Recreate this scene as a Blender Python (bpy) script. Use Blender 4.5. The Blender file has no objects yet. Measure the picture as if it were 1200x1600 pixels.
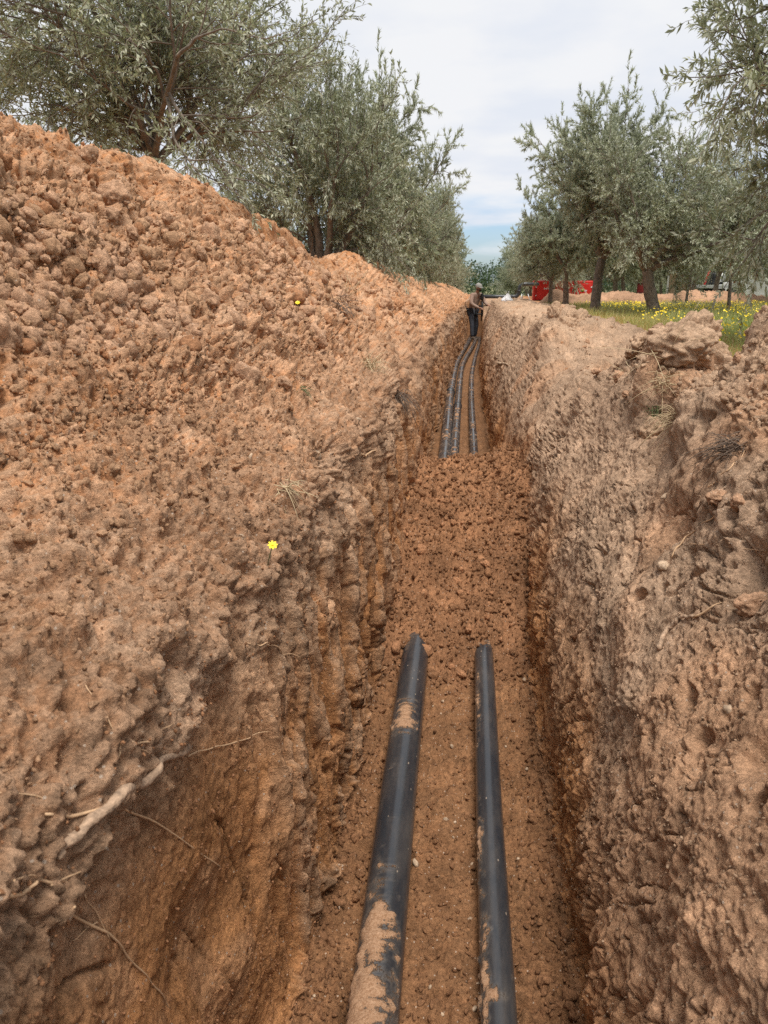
import bpy, math, random
import numpy as np
from mathutils import Vector, Matrix, Euler

random.seed(7)
RNG = np.random.default_rng(7)
C = bpy.context.scene.collection
SC = bpy.context.scene
EYE = 1.75            # camera height above the trench floor (z = 0); the field lies at z = 1.15

# ------------------------------------------------------------------ camera, light
cam_d = bpy.data.cameras.new('camera')
cam = bpy.data.objects.new('camera', cam_d); C.objects.link(cam)
cam.location = (0, 0, EYE)
cam.rotation_euler = (math.radians(90 - 16.37), 0, math.radians(7.01))
cam_d.sensor_width = 36; cam_d.lens = 27.2
cam_d.clip_start = 0.02; cam_d.clip_end = 3000
cam_d.dof.use_dof = True; cam_d.dof.focus_distance = 3.0; cam_d.dof.aperture_fstop = 11
SC.camera = cam

SUN_EL, SUN_AZ = math.radians(69), math.radians(159)     # azimuth from +Y, towards -X is negative
world = bpy.data.worlds.new('World'); SC.world = world; world.use_nodes = True
nt = world.node_tree; N = nt.nodes; L = nt.links; N.clear()
out = N.new('ShaderNodeOutputWorld'); bg = N.new('ShaderNodeBackground')
sky = N.new('ShaderNodeTexSky'); sky.sky_type = 'NISHITA'; sky.sun_disc = False
sky.sun_elevation = SUN_EL; sky.sun_rotation = SUN_AZ
bg.inputs['Strength'].default_value = 0.105
tc = N.new('ShaderNodeTexCoord'); sep = N.new('ShaderNodeSeparateXYZ')
L.new(tc.outputs['Generated'], sep.inputs[0])
def math_node(nodes, links, op, a, b=None, clamp=False):
    m = nodes.new('ShaderNodeMath'); m.operation = op; m.use_clamp = clamp
    for i, v in enumerate((a, b)):
        if v is None: continue
        if isinstance(v, (int, float)): m.inputs[i].default_value = v
        else: links.new(v, m.inputs[i])
    return m.outputs[0]
zc = math_node(N, L, 'MAXIMUM', sep.outputs['Z'], 0.0)
den = math_node(N, L, 'ADD', zc, 0.12)
px_ = math_node(N, L, 'DIVIDE', sep.outputs['X'], den)
py_ = math_node(N, L, 'DIVIDE', sep.outputs['Y'], den)
cmb = N.new('ShaderNodeCombineXYZ'); L.new(px_, cmb.inputs[0]); L.new(py_, cmb.inputs[1])
n1 = N.new('ShaderNodeTexNoise'); n1.inputs['Scale'].default_value = 0.75; n1.inputs['Detail'].default_value = 8
n1.inputs['Roughness'].default_value = 0.52; n1.inputs['Distortion'].default_value = 0.25
L.new(cmb.outputs[0], n1.inputs['Vector'])
n2 = N.new('ShaderNodeTexNoise'); n2.inputs['Scale'].default_value = 1.5; n2.inputs['Detail'].default_value = 6
n2.inputs['Roughness'].default_value = 0.5
mp = N.new('ShaderNodeMapping'); mp.inputs['Location'].default_value = (3.1, 7.7, 0); L.new(cmb.outputs[0], mp.inputs[0]); L.new(mp.outputs[0], n2.inputs['Vector'])
# cloud cover: thinner only low over the horizon, as in the view
cov = N.new('ShaderNodeMapRange'); cov.inputs['From Min'].default_value = 0.01; cov.inputs['From Max'].default_value = 0.20
cov.inputs['To Min'].default_value = -0.20; cov.inputs['To Max'].default_value = 0.32; L.new(zc, cov.inputs['Value'])
add = math_node(N, L, 'ADD', n1.outputs['Fac'], cov.outputs[0])
msk = N.new('ShaderNodeMapRange'); msk.inputs['From Min'].default_value = 0.36; msk.inputs['From Max'].default_value = 0.62
msk.interpolation_type = 'SMOOTHSTEP'
L.new(add, msk.inputs['Value'])
shade = N.new('ShaderNodeValToRGB'); shade.color_ramp.elements[0].position = 0.38; shade.color_ramp.elements[1].position = 0.56
shade.color_ramp.elements[0].color = (4.2, 4.42, 4.85, 1); shade.color_ramp.elements[1].color = (4.8, 4.86, 5.0, 1)
L.new(n2.outputs['Fac'], shade.inputs[0])
skm = N.new('ShaderNodeVectorMath'); skm.operation = 'MULTIPLY'; skm.inputs[1].default_value = (.60, .69, .86)
L.new(sky.outputs[0], skm.inputs[0])
mix = N.new('ShaderNodeMixRGB'); L.new(msk.outputs[0], mix.inputs[0]); L.new(skm.outputs[0], mix.inputs[1]); L.new(shade.outputs[0], mix.inputs[2])
L.new(mix.outputs[0], bg.inputs['Color']); L.new(bg.outputs[0], out.inputs[0])

sd = bpy.data.lights.new('sun', 'SUN'); sd.energy = 2.3; sd.angle = math.radians(24); sd.color = (1.0, 0.95, 0.87)
sun = bpy.data.objects.new('sun', sd); C.objects.link(sun)
sdir = Vector((math.sin(SUN_AZ) * math.cos(SUN_EL), math.cos(SUN_AZ) * math.cos(SUN_EL), math.sin(SUN_EL)))
sun.rotation_euler = sdir.to_track_quat('Z', 'Y').to_euler()
sun.location = (0, 0, 30)
SC.view_settings.view_transform = 'Standard'; SC.view_settings.look = 'None'
SC.view_settings.gamma = 1; SC.view_settings.exposure = 0.83; SC.view_settings.use_curve_mapping = False
SC.cycles.use_denoising = False
SC.cycles.max_bounces = 8; SC.cycles.diffuse_bounces = 4; SC.cycles.transparent_max_bounces = 8

# ------------------------------------------------------------------ helpers
def tag(o, label=None, cat=None, group=None, kind=None):
    if label: o['label'] = label
    if cat: o['category'] = cat
    if group: o['group'] = group
    if kind: o['kind'] = kind
    return o
def empty(name, loc, label, cat, group=None, rz=0):
    o = bpy.data.objects.new(name, None); C.objects.link(o); o.location = loc; o.rotation_euler = (0, 0, rz)
    o.empty_display_size = 0.1
    return tag(o, label, cat, group)
def mesh_np(name, verts, faces, mat=None, smooth=True, parent=None, attrs=None):
    """verts (n,3); faces (m,k) with k 3 or 4"""
    me = bpy.data.meshes.new(name)
    verts = np.asarray(verts, np.float32); faces = np.asarray(faces, np.int32)
    n, m, k = len(verts), len(faces), faces.shape[1]
    me.vertices.add(n); me.vertices.foreach_set('co', verts.ravel())
    me.loops.add(m * k); me.loops.foreach_set('vertex_index', faces.ravel())
    me.polygons.add(m); me.polygons.foreach_set('loop_start', np.arange(0, m * k, k, dtype=np.int32))
    if smooth: me.polygons.foreach_set('use_smooth', np.ones(m, bool))
    me.update(calc_edges=True)
    for an, (typ, dat) in (attrs or {}).items():
        a = me.attributes.new(an, typ, 'POINT')
        if typ == 'FLOAT_COLOR':
            d = np.ones((n, 4), np.float32); d[:, :3] = dat; a.data.foreach_set('color', d.ravel())
        else:
            a.data.foreach_set('value', np.asarray(dat, np.float32))
    if mat: me.materials.append(mat)
    o = bpy.data.objects.new(name, me); C.objects.link(o)
    if parent is not None: o.parent = parent
    return o
def poly(name, verts, faces, mat, parent=None, smooth=False, bevel=0):
    me = bpy.data.meshes.new(name); me.from_pydata([tuple(v) for v in verts], [], faces); me.update()
    if smooth:
        for p in me.polygons: p.use_smooth = True
    me.materials.append(mat)
    o = bpy.data.objects.new(name, me); C.objects.link(o)
    if parent is not None: o.parent = parent
    if bevel:
        b = o.modifiers.new('bevel', 'BEVEL'); b.width = bevel; b.segments = 2; b.limit_method = 'ANGLE'
    return o
def box_vf(c, s, rot=None):
    v = []
    for dz in (-1, 1):
        for dx, dy in ((-1, -1), (1, -1), (1, 1), (-1, 1)):
            p = Vector((dx * s[0] / 2, dy * s[1] / 2, dz * s[2] / 2))
            if rot is not None: p = rot @ p
            v.append(p + Vector(c))
    return v, [(3, 2, 1, 0), (4, 5, 6, 7), (0, 1, 5, 4), (1, 2, 6, 5), (2, 3, 7, 6), (3, 0, 4, 7)]
def box(name, c, s, mat, parent=None, rot=None, bevel=0.004):
    v, f = box_vf(c, s, rot); return poly(name, v, f, mat, parent, bevel=bevel)
def boxes(name, lst, mat, parent=None, bevel=0):
    V, F = [], []
    for b in lst:
        v, f = box_vf(*b); n = len(V); V += v; F += [tuple(i + n for i in q) for q in f]
    return poly(name, V, F, mat, parent, bevel=bevel)
def tube_vf(pts, rad, n=8, cap=True):
    pts = np.asarray(pts, float); m = len(pts); rad = np.broadcast_to(np.asarray(rad, float), (m,))
    T = np.gradient(pts, axis=0); T /= np.linalg.norm(T, axis=1)[:, None] + 1e-9
    ref = np.array([0.13, 0.21, 1.0]) if abs(T[0][2]) < 0.9 else np.array([1.0, 0.1, 0.05])
    A = np.cross(T, ref); A /= np.linalg.norm(A, axis=1)[:, None] + 1e-9; B = np.cross(T, A)
    th = np.linspace(0, 2 * np.pi, n, endpoint=False)
    V = pts[:, None] + rad[:, None, None] * (np.cos(th)[None, :, None] * A[:, None] + np.sin(th)[None, :, None] * B[:, None])
    V = V.reshape(-1, 3); i = np.arange(m - 1)[:, None] * n; j = np.arange(n)[None]; k = (j + 1) % n
    F = np.stack([i + j, i + k, i + n + k, i + n + j], -1).reshape(-1, 4)[:, ::-1]
    F = [tuple(int(x) for x in q) for q in F]
    if cap: F += [tuple(range(n)), tuple(range(len(V) - n, len(V)))[::-1]]
    return [tuple(v) for v in V], F
def tube(name, pts, rad, mat, parent=None, n=8, cap=True):
    v, f = tube_vf(pts, rad, n, cap); return poly(name, v, f, mat, parent, smooth=True)
def tubes(name, lst, mat, parent=None, n=6):
    V, F = [], []
    for p, r in lst:
        v, f = tube_vf(p, r, n); k = len(V); V += v; F += [tuple(i + k for i in q) for q in f]
    return poly(name, V, F, mat, parent, smooth=True)
def loc_pts(o, pts):  # world points into the frame of an unrotated empty
    return [tuple(np.asarray(p) - np.asarray(o.location)) for p in pts]

# numpy noise
TBL = np.random.default_rng(3).random((64, 64, 64)).astype(np.float32)
def vnoise(p, sc, seed=0):
    """value noise in -1..1; sc scalar or 3 numbers"""
    q = np.asarray(p, np.float32) * np.asarray(sc, np.float32) + np.float32(seed * 7.31 + 11.7)
    q = q @ np.array([[0.80, 0.36, -0.48], [-0.6, 0.48, -0.64], [0, 0.8, 0.6]], np.float32) if np.isscalar(sc) else q
    i = np.floor(q).astype(np.int32); f = q - i; f = f * f * f * (f * (f * 6 - 15) + 10)
    i &= 63; j = (i + 1) & 63
    x0, y0, z0 = i.T; x1, y1, z1 = j.T; fx, fy, fz = f.T
    a = TBL[x0, y0, z0] * (1 - fx) + TBL[x1, y0, z0] * fx
    b = TBL[x0, y1, z0] * (1 - fx) + TBL[x1, y1, z0] * fx
    c = TBL[x0, y0, z1] * (1 - fx) + TBL[x1, y0, z1] * fx
    d = TBL[x0, y1, z1] * (1 - fx) + TBL[x1, y1, z1] * fx
    return ((a * (1 - fy) + b * fy) * (1 - fz) + (c * (1 - fy) + d * fy) * fz) * 2 - 1
def fbm(p, sc, o=4, seed=0, g=0.5):
    s = 0; a = 1; t = 0; sc = np.asarray(sc, np.float32) if not np.isscalar(sc) else sc
    for k in range(o):
        s = s + a * vnoise(p, sc * (2.03 ** k), seed + k * 3); t += a; a *= g
    return s / t * 1.6
WO = np.random.default_rng(5).random((32, 32, 32, 4)).astype(np.float32)
def worley(p, sc, seed=0):
    q = np.asarray(p, np.float32) * np.asarray(sc, np.float32) + np.float32(seed * 5.17 + 3.3)
    i = np.floor(q).astype(np.int32); f = q - i
    F1 = np.full(len(q), 9, np.float32); F2 = F1.copy(); R = np.zeros(len(q), np.float32)
    for dx in (-1, 0, 1):
        for dy in (-1, 0, 1):
            for dz in (-1, 0, 1):
                c = WO[(i[:, 0] + dx) & 31, (i[:, 1] + dy) & 31, (i[:, 2] + dz) & 31]
                d = (dx + c[:, 0] * .9 - f[:, 0]) ** 2 + (dy + c[:, 1] * .9 - f[:, 1]) ** 2 + (dz + c[:, 2] * .9 - f[:, 2]) ** 2
                m = d < F1
                F2 = np.where(m, F1, np.minimum(F2, d)); R = np.where(m, c[:, 3], R); F1 = np.where(m, d, F1)
    return np.sqrt(F1), np.sqrt(F2), R
def sstep(a, b, x):
    t = np.clip((x - a) / (b - a), 0, 1); return t * t * (3 - 2 * t)

# ------------------------------------------------------------------ materials
def mat_new(name):
    m = bpy.data.materials.new(name); m.use_nodes = True
    b = m.node_tree.nodes['Principled BSDF']; return m, m.node_tree.nodes, m.node_tree.links, b
def simple(name, col, rough=0.6, metal=0.0, noise=0.0, nscale=20, bump=0.0, dirt_sheen=None):
    m, n, l, b = mat_new(name)
    b.inputs['Base Color'].default_value = (*col, 1); b.inputs['Roughness'].default_value = rough; b.inputs['Metallic'].default_value = metal
    if noise or bump or dirt_sheen:
        t = n.new('ShaderNodeTexCoord'); x = n.new('ShaderNodeTexNoise'); x.inputs['Scale'].default_value = nscale; x.inputs['Detail'].default_value = 5
        l.new(t.outputs['Object'], x.inputs['Vector'])
        r = n.new('ShaderNodeValToRGB'); r.color_ramp.elements[0].position = .3; r.color_ramp.elements[1].position = .7
        r.color_ramp.elements[0].color = (*[c * (1 - noise) for c in col], 1)
        r.color_ramp.elements[1].color = (*(dirt_sheen if dirt_sheen else [min(1, c * (1 + noise)) for c in col]), 1)
        l.new(x.outputs['Fac'], r.inputs[0]); l.new(r.outputs[0], b.inputs['Base Color'])
        if bump:
            bm = n.new('ShaderNodeBump'); bm.inputs['Strength'].default_value = 1; bm.inputs['Distance'].default_value = bump
            l.new(x.outputs['Fac'], bm.inputs['Height']); l.new(bm.outputs[0], b.inputs['Normal'])
    return m

def soil_material(name, attr=True, base=(0.40, 0.2, 0.1), bump=.008):
    m, n, l, b = mat_new(name)
    b.inputs['Roughness'].default_value = 0.95; b.inputs['Specular IOR Level'].default_value = 0.15
    if attr: t = n.new('ShaderNodeTexCoord'); CO = t.outputs['Object']
    else: t = n.new('ShaderNodeNewGeometry'); CO = t.outputs['Position']
    def noise(sc, det=4, ro=.6):
        x = n.new('ShaderNodeTexNoise'); x.inputs['Scale'].default_value = sc; x.inputs['Detail'].default_value = det
        x.inputs['Roughness'].default_value = ro; l.new(CO, x.inputs['Vector']); return x.outputs['Fac']
    def vor(sc, feat='F1'):
        x = n.new('ShaderNodeTexVoronoi'); x.feature = feat; x.inputs['Scale'].default_value = sc
        l.new(CO, x.inputs['Vector']); return x
    if attr:
        a = n.new('ShaderNodeAttribute'); a.attribute_name = 'soil'; col = a.outputs['Color']
    else:
        rgb = n.new('ShaderNodeRGB'); rgb.outputs[0].default_value = (*base, 1); col = rgb.outputs[0]
    # mottling: multiply by 0.72..1.3 in two scales
    f1 = noise(9, 5, .65); f2 = noise(70, 4, .7)
    mr1 = n.new('ShaderNodeMapRange'); mr1.inputs[1].default_value = .3; mr1.inputs[2].default_value = .7; mr1.inputs[3].default_value = .80; mr1.inputs[4].default_value = 1.2; l.new(f1, mr1.inputs[0])
    mr2 = n.new('ShaderNodeMapRange'); mr2.inputs[1].default_value = .3; mr2.inputs[2].default_value = .7; mr2.inputs[3].default_value = .62; mr2.inputs[4].default_value = 1.38; l.new(f2, mr2.inputs[0])
    f3 = noise(240, 3, .8); mr3 = n.new('ShaderNodeMapRange'); mr3.inputs[1].default_value = .3; mr3.inputs[2].default_value = .7; mr3.inputs[3].default_value = .66; mr3.inputs[4].default_value = 1.36; l.new(f3, mr3.inputs[0])
    mul = math_node(n, l, 'MULTIPLY', math_node(n, l, 'MULTIPLY', mr1.outputs[0], mr2.outputs[0]), mr3.outputs[0])
    sc = n.new('ShaderNodeVectorMath'); sc.operation = 'SCALE'; l.new(col, sc.inputs[0]); l.new(mul, sc.inputs['Scale'])
    # pale grit specks
    v = vor(95); vs = math_node(n, l, 'LESS_THAN', v.outputs['Distance'], .22)
    sepc = n.new('ShaderNodeSeparateColor'); l.new(v.outputs['Color'], sepc.inputs[0])
    pick = math_node(n, l, 'GREATER_THAN', sepc.outputs[0], .86); gm = math_node(n, l, 'MULTIPLY', vs, pick)
    mx = n.new('ShaderNodeMixRGB'); l.new(gm, mx.inputs[0]); l.new(sc.outputs[0], mx.inputs[1]); mx.inputs[2].default_value = (.55, .42, .32, 1)
    l.new(mx.outputs[0], b.inputs['Base Color'])
    # fine relief
    va = vor(60); vb = vor(170)
    nb = noise(75, 7, .80)
    h1 = math_node(n, l, 'MULTIPLY', va.outputs['Distance'], -.55)
    h2 = math_node(n, l, 'MULTIPLY', vb.outputs['Distance'], -.22)
    h3 = math_node(n, l, 'MULTIPLY', nb, 1.5)
    h = math_node(n, l, 'ADD', math_node(n, l, 'ADD', math_node(n, l, 'ADD', h1, h2), h3), math_node(n, l, 'MULTIPLY', f3, .5))
    bm = n.new('ShaderNodeBump'); bm.inputs['Strength'].default_value = .9; bm.inputs['Distance'].default_value = bump
    l.new(h, bm.inputs['Height']); l.new(bm.outputs[0], b.inputs['Normal'])
    return m
M_SOIL = soil_material('soil')
M_CLOD = soil_material('clod_soil', False, (.50, .30, .185), .007)
M_CLOD2 = soil_material('clod_soil_red', False, (.41, .205, .105), .007)
M_CLOD3 = soil_material('crumb_soil', False, (.44, .26, .15), .007)
M_CLOD5 = soil_material('tan_crumb_soil', False, (.455, .305, .20), .007)
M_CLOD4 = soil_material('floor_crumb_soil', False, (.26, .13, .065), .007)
M_STONE = soil_material('pale_stone', False, (.44, .32, .22), .002)
M_ROOT = simple('root_bark', (.37, .25, .165), .9, noise=.45, nscale=120, bump=.004)
M_ROOT2 = simple('fine_root', (.55, .36, .21), .8, noise=.2, nscale=60)
M_STRAW = simple('dry_straw', (.52, .40, .24), .8, noise=.25, nscale=50)
M_BARK = simple('olive_bark', (.17, .135, .105), .9, noise=.45, nscale=16, bump=.02)

def leaf_material(name, top, under, red=0.0):
    m, n, l, b = mat_new(name)
    g = n.new('ShaderNodeNewGeometry')
    mx = n.new('ShaderNodeMixRGB'); mx.inputs[1].default_value = (*top, 1); mx.inputs[2].default_value = (*under, 1); l.new(g.outputs['Backfacing'], mx.inputs[0])
    a = n.new('ShaderNodeAttribute'); a.attribute_name = 'tint'
    mr = n.new('ShaderNodeMapRange'); mr.inputs[3].default_value = .6; mr.inputs[4].default_value = 1.5; l.new(a.outputs['Fac'], mr.inputs[0])
    sc = n.new('ShaderNodeVectorMath'); sc.operation = 'SCALE'; l.new(mx.outputs[0], sc.inputs[0]); l.new(mr.outputs[0], sc.inputs['Scale'])
    dry = math_node(n, l, 'GREATER_THAN', a.outputs['Fac'], .955)
    m2 = n.new('ShaderNodeMixRGB'); l.new(dry, m2.inputs[0]); l.new(sc.outputs[0], m2.inputs[1]); m2.inputs[2].default_value = (.24, .15, .07, 1)
    l.new(m2.outputs[0], b.inputs['Base Color']); b.inputs['Roughness'].default_value = .45
    b.inputs['Specular IOR Level'].default_value = .35
    tr = n.new('ShaderNodeBsdfTranslucent'); l.new(m2.outputs[0], tr.inputs[0])
    ms = n.new('ShaderNodeMixShader'); ms.inputs[0].default_value = .42
    o = n['Material Output']; l.new(b.outputs[0], ms.inputs[1]); l.new(tr.outputs[0], ms.inputs[2]); l.new(ms.outputs[0], o.inputs[0])
    return m
M_LEAF = leaf_material('olive_leaf', (.27, .295, .175), (.48, .50, .38))
M_LEAFD = leaf_material('wood_leaf', (.05, .085, .03), (.07, .11, .05))

# ------------------------------------------------------------------ terrain: trench swept along y
KY = lambda ys, vs: (lambda y: np.interp(y, ys, vs))
cx = KY([-2, 3.6, 8.3, 13, 17, 22, 30], [-.03, -.07, -.19, -.25, -.30, -.24, -.24])
hw = KY([-2, 3.6, 8.3, 20, 30], [.355, .35, .32, .26, .26])
zc_ = KY([-2, 1.5, 3, 3.8, 4.5, 5.7, 7.0, 8.3, 9.3, 10.5, 12, 16, 25, 36, 44], [2.2, 2.31, 2.29, 2.28, 2.28, 2.29, 2.15, 1.97, 2.0, 2.09, 2.08, 1.90, 1.78, 1.7, 1.13])
cut = KY([-2, 4.6, 5.4, 6.5, 7.6, 8.3, 40], [.07, .08, .24, .36, .32, .05, .05])
zr_ = KY([-2, 1, 2.5, 2.95, 3.5, 4.1, 4.6, 5.1, 6.1, 7.0, 8.0, 8.8, 9.8, 10.8, 14, 18, 24, 29, 32], [1.36, 1.36, 1.50, 1.58, 1.34, 1.47, 1.34, 1.10, 1.00, 1.10, 1.44, 1.38, 1.10, 1.30, 1.26, 1.26, 1.24, 1.18, 1.12])
FZ = 1.15
# control points: (x rule, z rule)
def controls(y):
    c, h, zc, zr, ct = cx(y), hw(y), zc_(y), zr_(y), cut(y)
    e = sstep(26.9, 27.5, y)                       # the trench ends here: floor rises to the field
    far = sstep(9, 30, y)
    zf = e * (FZ + .02)
    o = np.ones_like(y)
    P = [(-5.2 * o, FZ - .06 + 0 * o), (-3.5 * o, FZ + .02 + 0 * o), (-2.6 * o, FZ + (zc - FZ) * .45),
         (-1.95 * o + .2 * far, zc - .03), (-1.72 * o + .2 * far, zc + .0), (-1.62 * o + .2 * far, zc - ct), (-1.30 * o + .2 * far, FZ + (zc - FZ) * .66 - ct * .35),
         (-.86 * o + .1 * far, FZ + (zc - FZ) * .25), (c - h - .115, FZ + .03 + 0 * o), (c - h - .065, np.maximum(.80, zf) ), (c - h - .045, np.maximum(.34, zf)),
         (c - h, zf), (c + h, zf), (c + h + .05, np.maximum(.34, zf)), (c + h + .15 - .03 * far, np.maximum(.76, zf)), (c + h + .32 - .1 * far, np.maximum(1.04, zf)),
         (c + h + .50 - .14 * far, FZ + (zr - FZ) * .62 + .02), (.98 * o - .1 * far, zr), (1.32 * o, FZ + (zr - FZ) * .6), (1.9 * o, FZ + .01 + 0 * o), (3.2 * o, FZ - .05 + 0 * o)]
    return np.array([[p[0] + 0 * y, p[1] + 0 * y] for p in P])        # (K,2,rows)

def catmull(P, u):
    K = len(P); i = np.clip(np.floor(u).astype(int), 0, K - 2); t = (u - i)[:, None, None]
    p0, p1, p2, p3 = P[np.maximum(i - 1, 0)], P[i], P[i + 1], P[np.minimum(i + 2, K - 1)]
    m1, m2 = (p2 - p0) * .30, (p3 - p1) * .30
    return (2 * t**3 - 3 * t**2 + 1) * p1 + (t**3 - 2 * t**2 + t) * m1 + (-2 * t**3 + 3 * t**2) * p2 + (t**3 - t**2) * m2

COLS = {'near': [6, 12, 20, 14, 20, 60, 84, 96, 80, 78, 78, 120, 76, 94, 84, 60, 60, 32, 18, 10],
        'far':  [4, 8, 14, 10, 14, 34, 42, 46, 36, 34, 34, 56, 34, 40, 36, 30, 34, 20, 14, 8]}

def mound_height(y, x):
    """loose fill lying across the trench, burying the pipes"""
    a = (sstep(3.1, 3.55, y) * .15 + sstep(3.4, 5.3, y) * .25) * (1 - sstep(5.5, 7.6, y))
    return a

LUMPS = [  # (x, y, z, radius, push) hand-placed bulges and hollows of the banks
    (-0.47, 0.77, 1.20, 0.022, -0.1), (-0.47, 0.74, 1.17, 0.024, -0.1), (-0.47, 0.73, 1.16, 0.02, -0.07), (-0.75, 1.48, 1.56, 0.035, -0.08), (-0.52, 1.64, 1.18, 0.035, -0.09), (-0.52, 1.72, 1.06, 0.022, -0.08), (-0.54, 2.38, 1.21, 0.06, -0.08), (-0.44, 1.59, 0.80, 0.02, -0.03), (-0.56, 1.01, 1.27, 0.03, -0.09), (-0.56, 0.96, 1.28, 0.03, -0.07), (-0.43, 0.87, 0.93, 0.035, 0.03), (-0.43, 0.95, 0.85, 0.03, 0.035), (-0.43, 1.07, 0.76, 0.035, 0.03), (-0.43, 1.19, 0.70, 0.04, 0.035), (-0.43, 1.31, 0.64, 0.03, 0.03), (-0.43, 0.90, 0.84, 0.035, -0.035), (-0.43, 1.01, 0.72, 0.035, -0.035), (-0.43, 0.80, 0.92, 0.03, -0.03), (-0.43, 0.74, 0.98, 0.03, -0.03), (-0.44, 0.60, 1.07, 0.06, -0.03), (-0.5, 1.22, 1.12, 0.05, 0.04), (-0.5, 1.06, 1.15, 0.04, -0.06), (-0.5, 1.38, 1.01, 0.03, -0.05), (-0.43, 0.79, 1.07, 0.1, 0.02), (0.8, 4.15, 0.96, 0.05, -0.1), (0.78, 4.46, 0.78, 0.03, -0.07), (0.8, 2.45, 1.18, 0.05, -0.09), (0.66, 1.82, 1.13, 0.05, -0.1), (0.54, 1.32, 0.91, 0.05, -0.08), (0.62, 2.01, 0.82, 0.03, -0.06), (0.52, 2.55, 0.28, 0.022, -0.06), (0.52, 2.41, 0.29, 0.018, -0.06), (0.46, 1.44, 0.59, 0.02, -0.06), (0.46, 1.68, 0.39, 0.016, -0.05), (0.44, 1.09, 0.63, 0.05, -0.05), (0.44, 1.00, 0.82, 0.04, -0.05), (0.64, 2.10, 0.94, 0.03, -0.05), (0.8, 6.63, 0.90, 0.05, -0.06), (0.92, 4.04, 1.31, 0.05, -0.07), (0.86, 6.02, 1.08, 0.09, -0.09),
    (.85, 3.55, 1.42, .20, .10), (.98, 4.15, 1.45, .18, .08), (.70, 3.35, 1.22, .12, -.10), (.66, 3.0, 1.12, .12, -.12), (.78, 2.75, 1.28, .12, .07), (.80, 4.9, 1.36, .14, -.07), (.85, 6.9, 1.32, .22, .09), (.92, 6.3, 1.22, .16, -.12), (.74, 5.5, 1.2, .14, .07), (.84, 8.6, 1.34, .25, .10), (.84, 7.7, 1.3, .2, -.06), (.8, 10.6, 1.3, .3, .09),
    (-.58, 2.95, 1.20, .16, .07), (-.62, 2.35, 1.16, .13, .05), (-.56, 3.5, 1.18, .2, .05), (-.50, 2.05, .93, .10, -.07), (-.52, 1.62, .95, .08, -.05),
    (-.48, 2.6, 1.0, .12, -.07), (-.42, 1.22, .42, .10, .045), (-.45, 1.05, .62, .16, -.04), (-.42, 1.12, .22, .13, -.05), (-.42, .95, .42, .1, .04),
    (-.42, .72, .95, .08, -.06), (-.48, .62, .75, .1, .05), (-.44, .8, .6, .06, -.06),
    (.86, 3.6, 1.35, .22, .12), (.70, 3.0, 1.16, .10, -.12), (.75, 3.25, 1.15, .1, -.08), (.66, 2.3, 1.0, .1, -.06), (.95, 4.4, 1.42, .25, .08), (.62, 4.6, 1.15, .2, .06),
    (.9, 2.45, 1.35, .12, -.09), (1.05, 2.8, 1.55, .17, .15), (.58, 2.0, .7, .1, -.05), (.52, 1.45, .8, .09, -.05), (.72, 1.75, 1.1, .12, -.07), (.6, 1.3, .95, .08, -.05),
    (.85, 6.2, 1.25, .3, -.07), (.8, 7.6, 1.3, .35, .1), (.8, 9.3, 1.25, .3, -.06), (-.62, 5.2, 1.2, .2, .08), (-.66, 6.3, 1.25, .2, -.06), (-.7, 4.2, 1.3, .16, -.06),
]
def flw_(p): return sstep(1.2, 1.6, p[:, 1])
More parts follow.
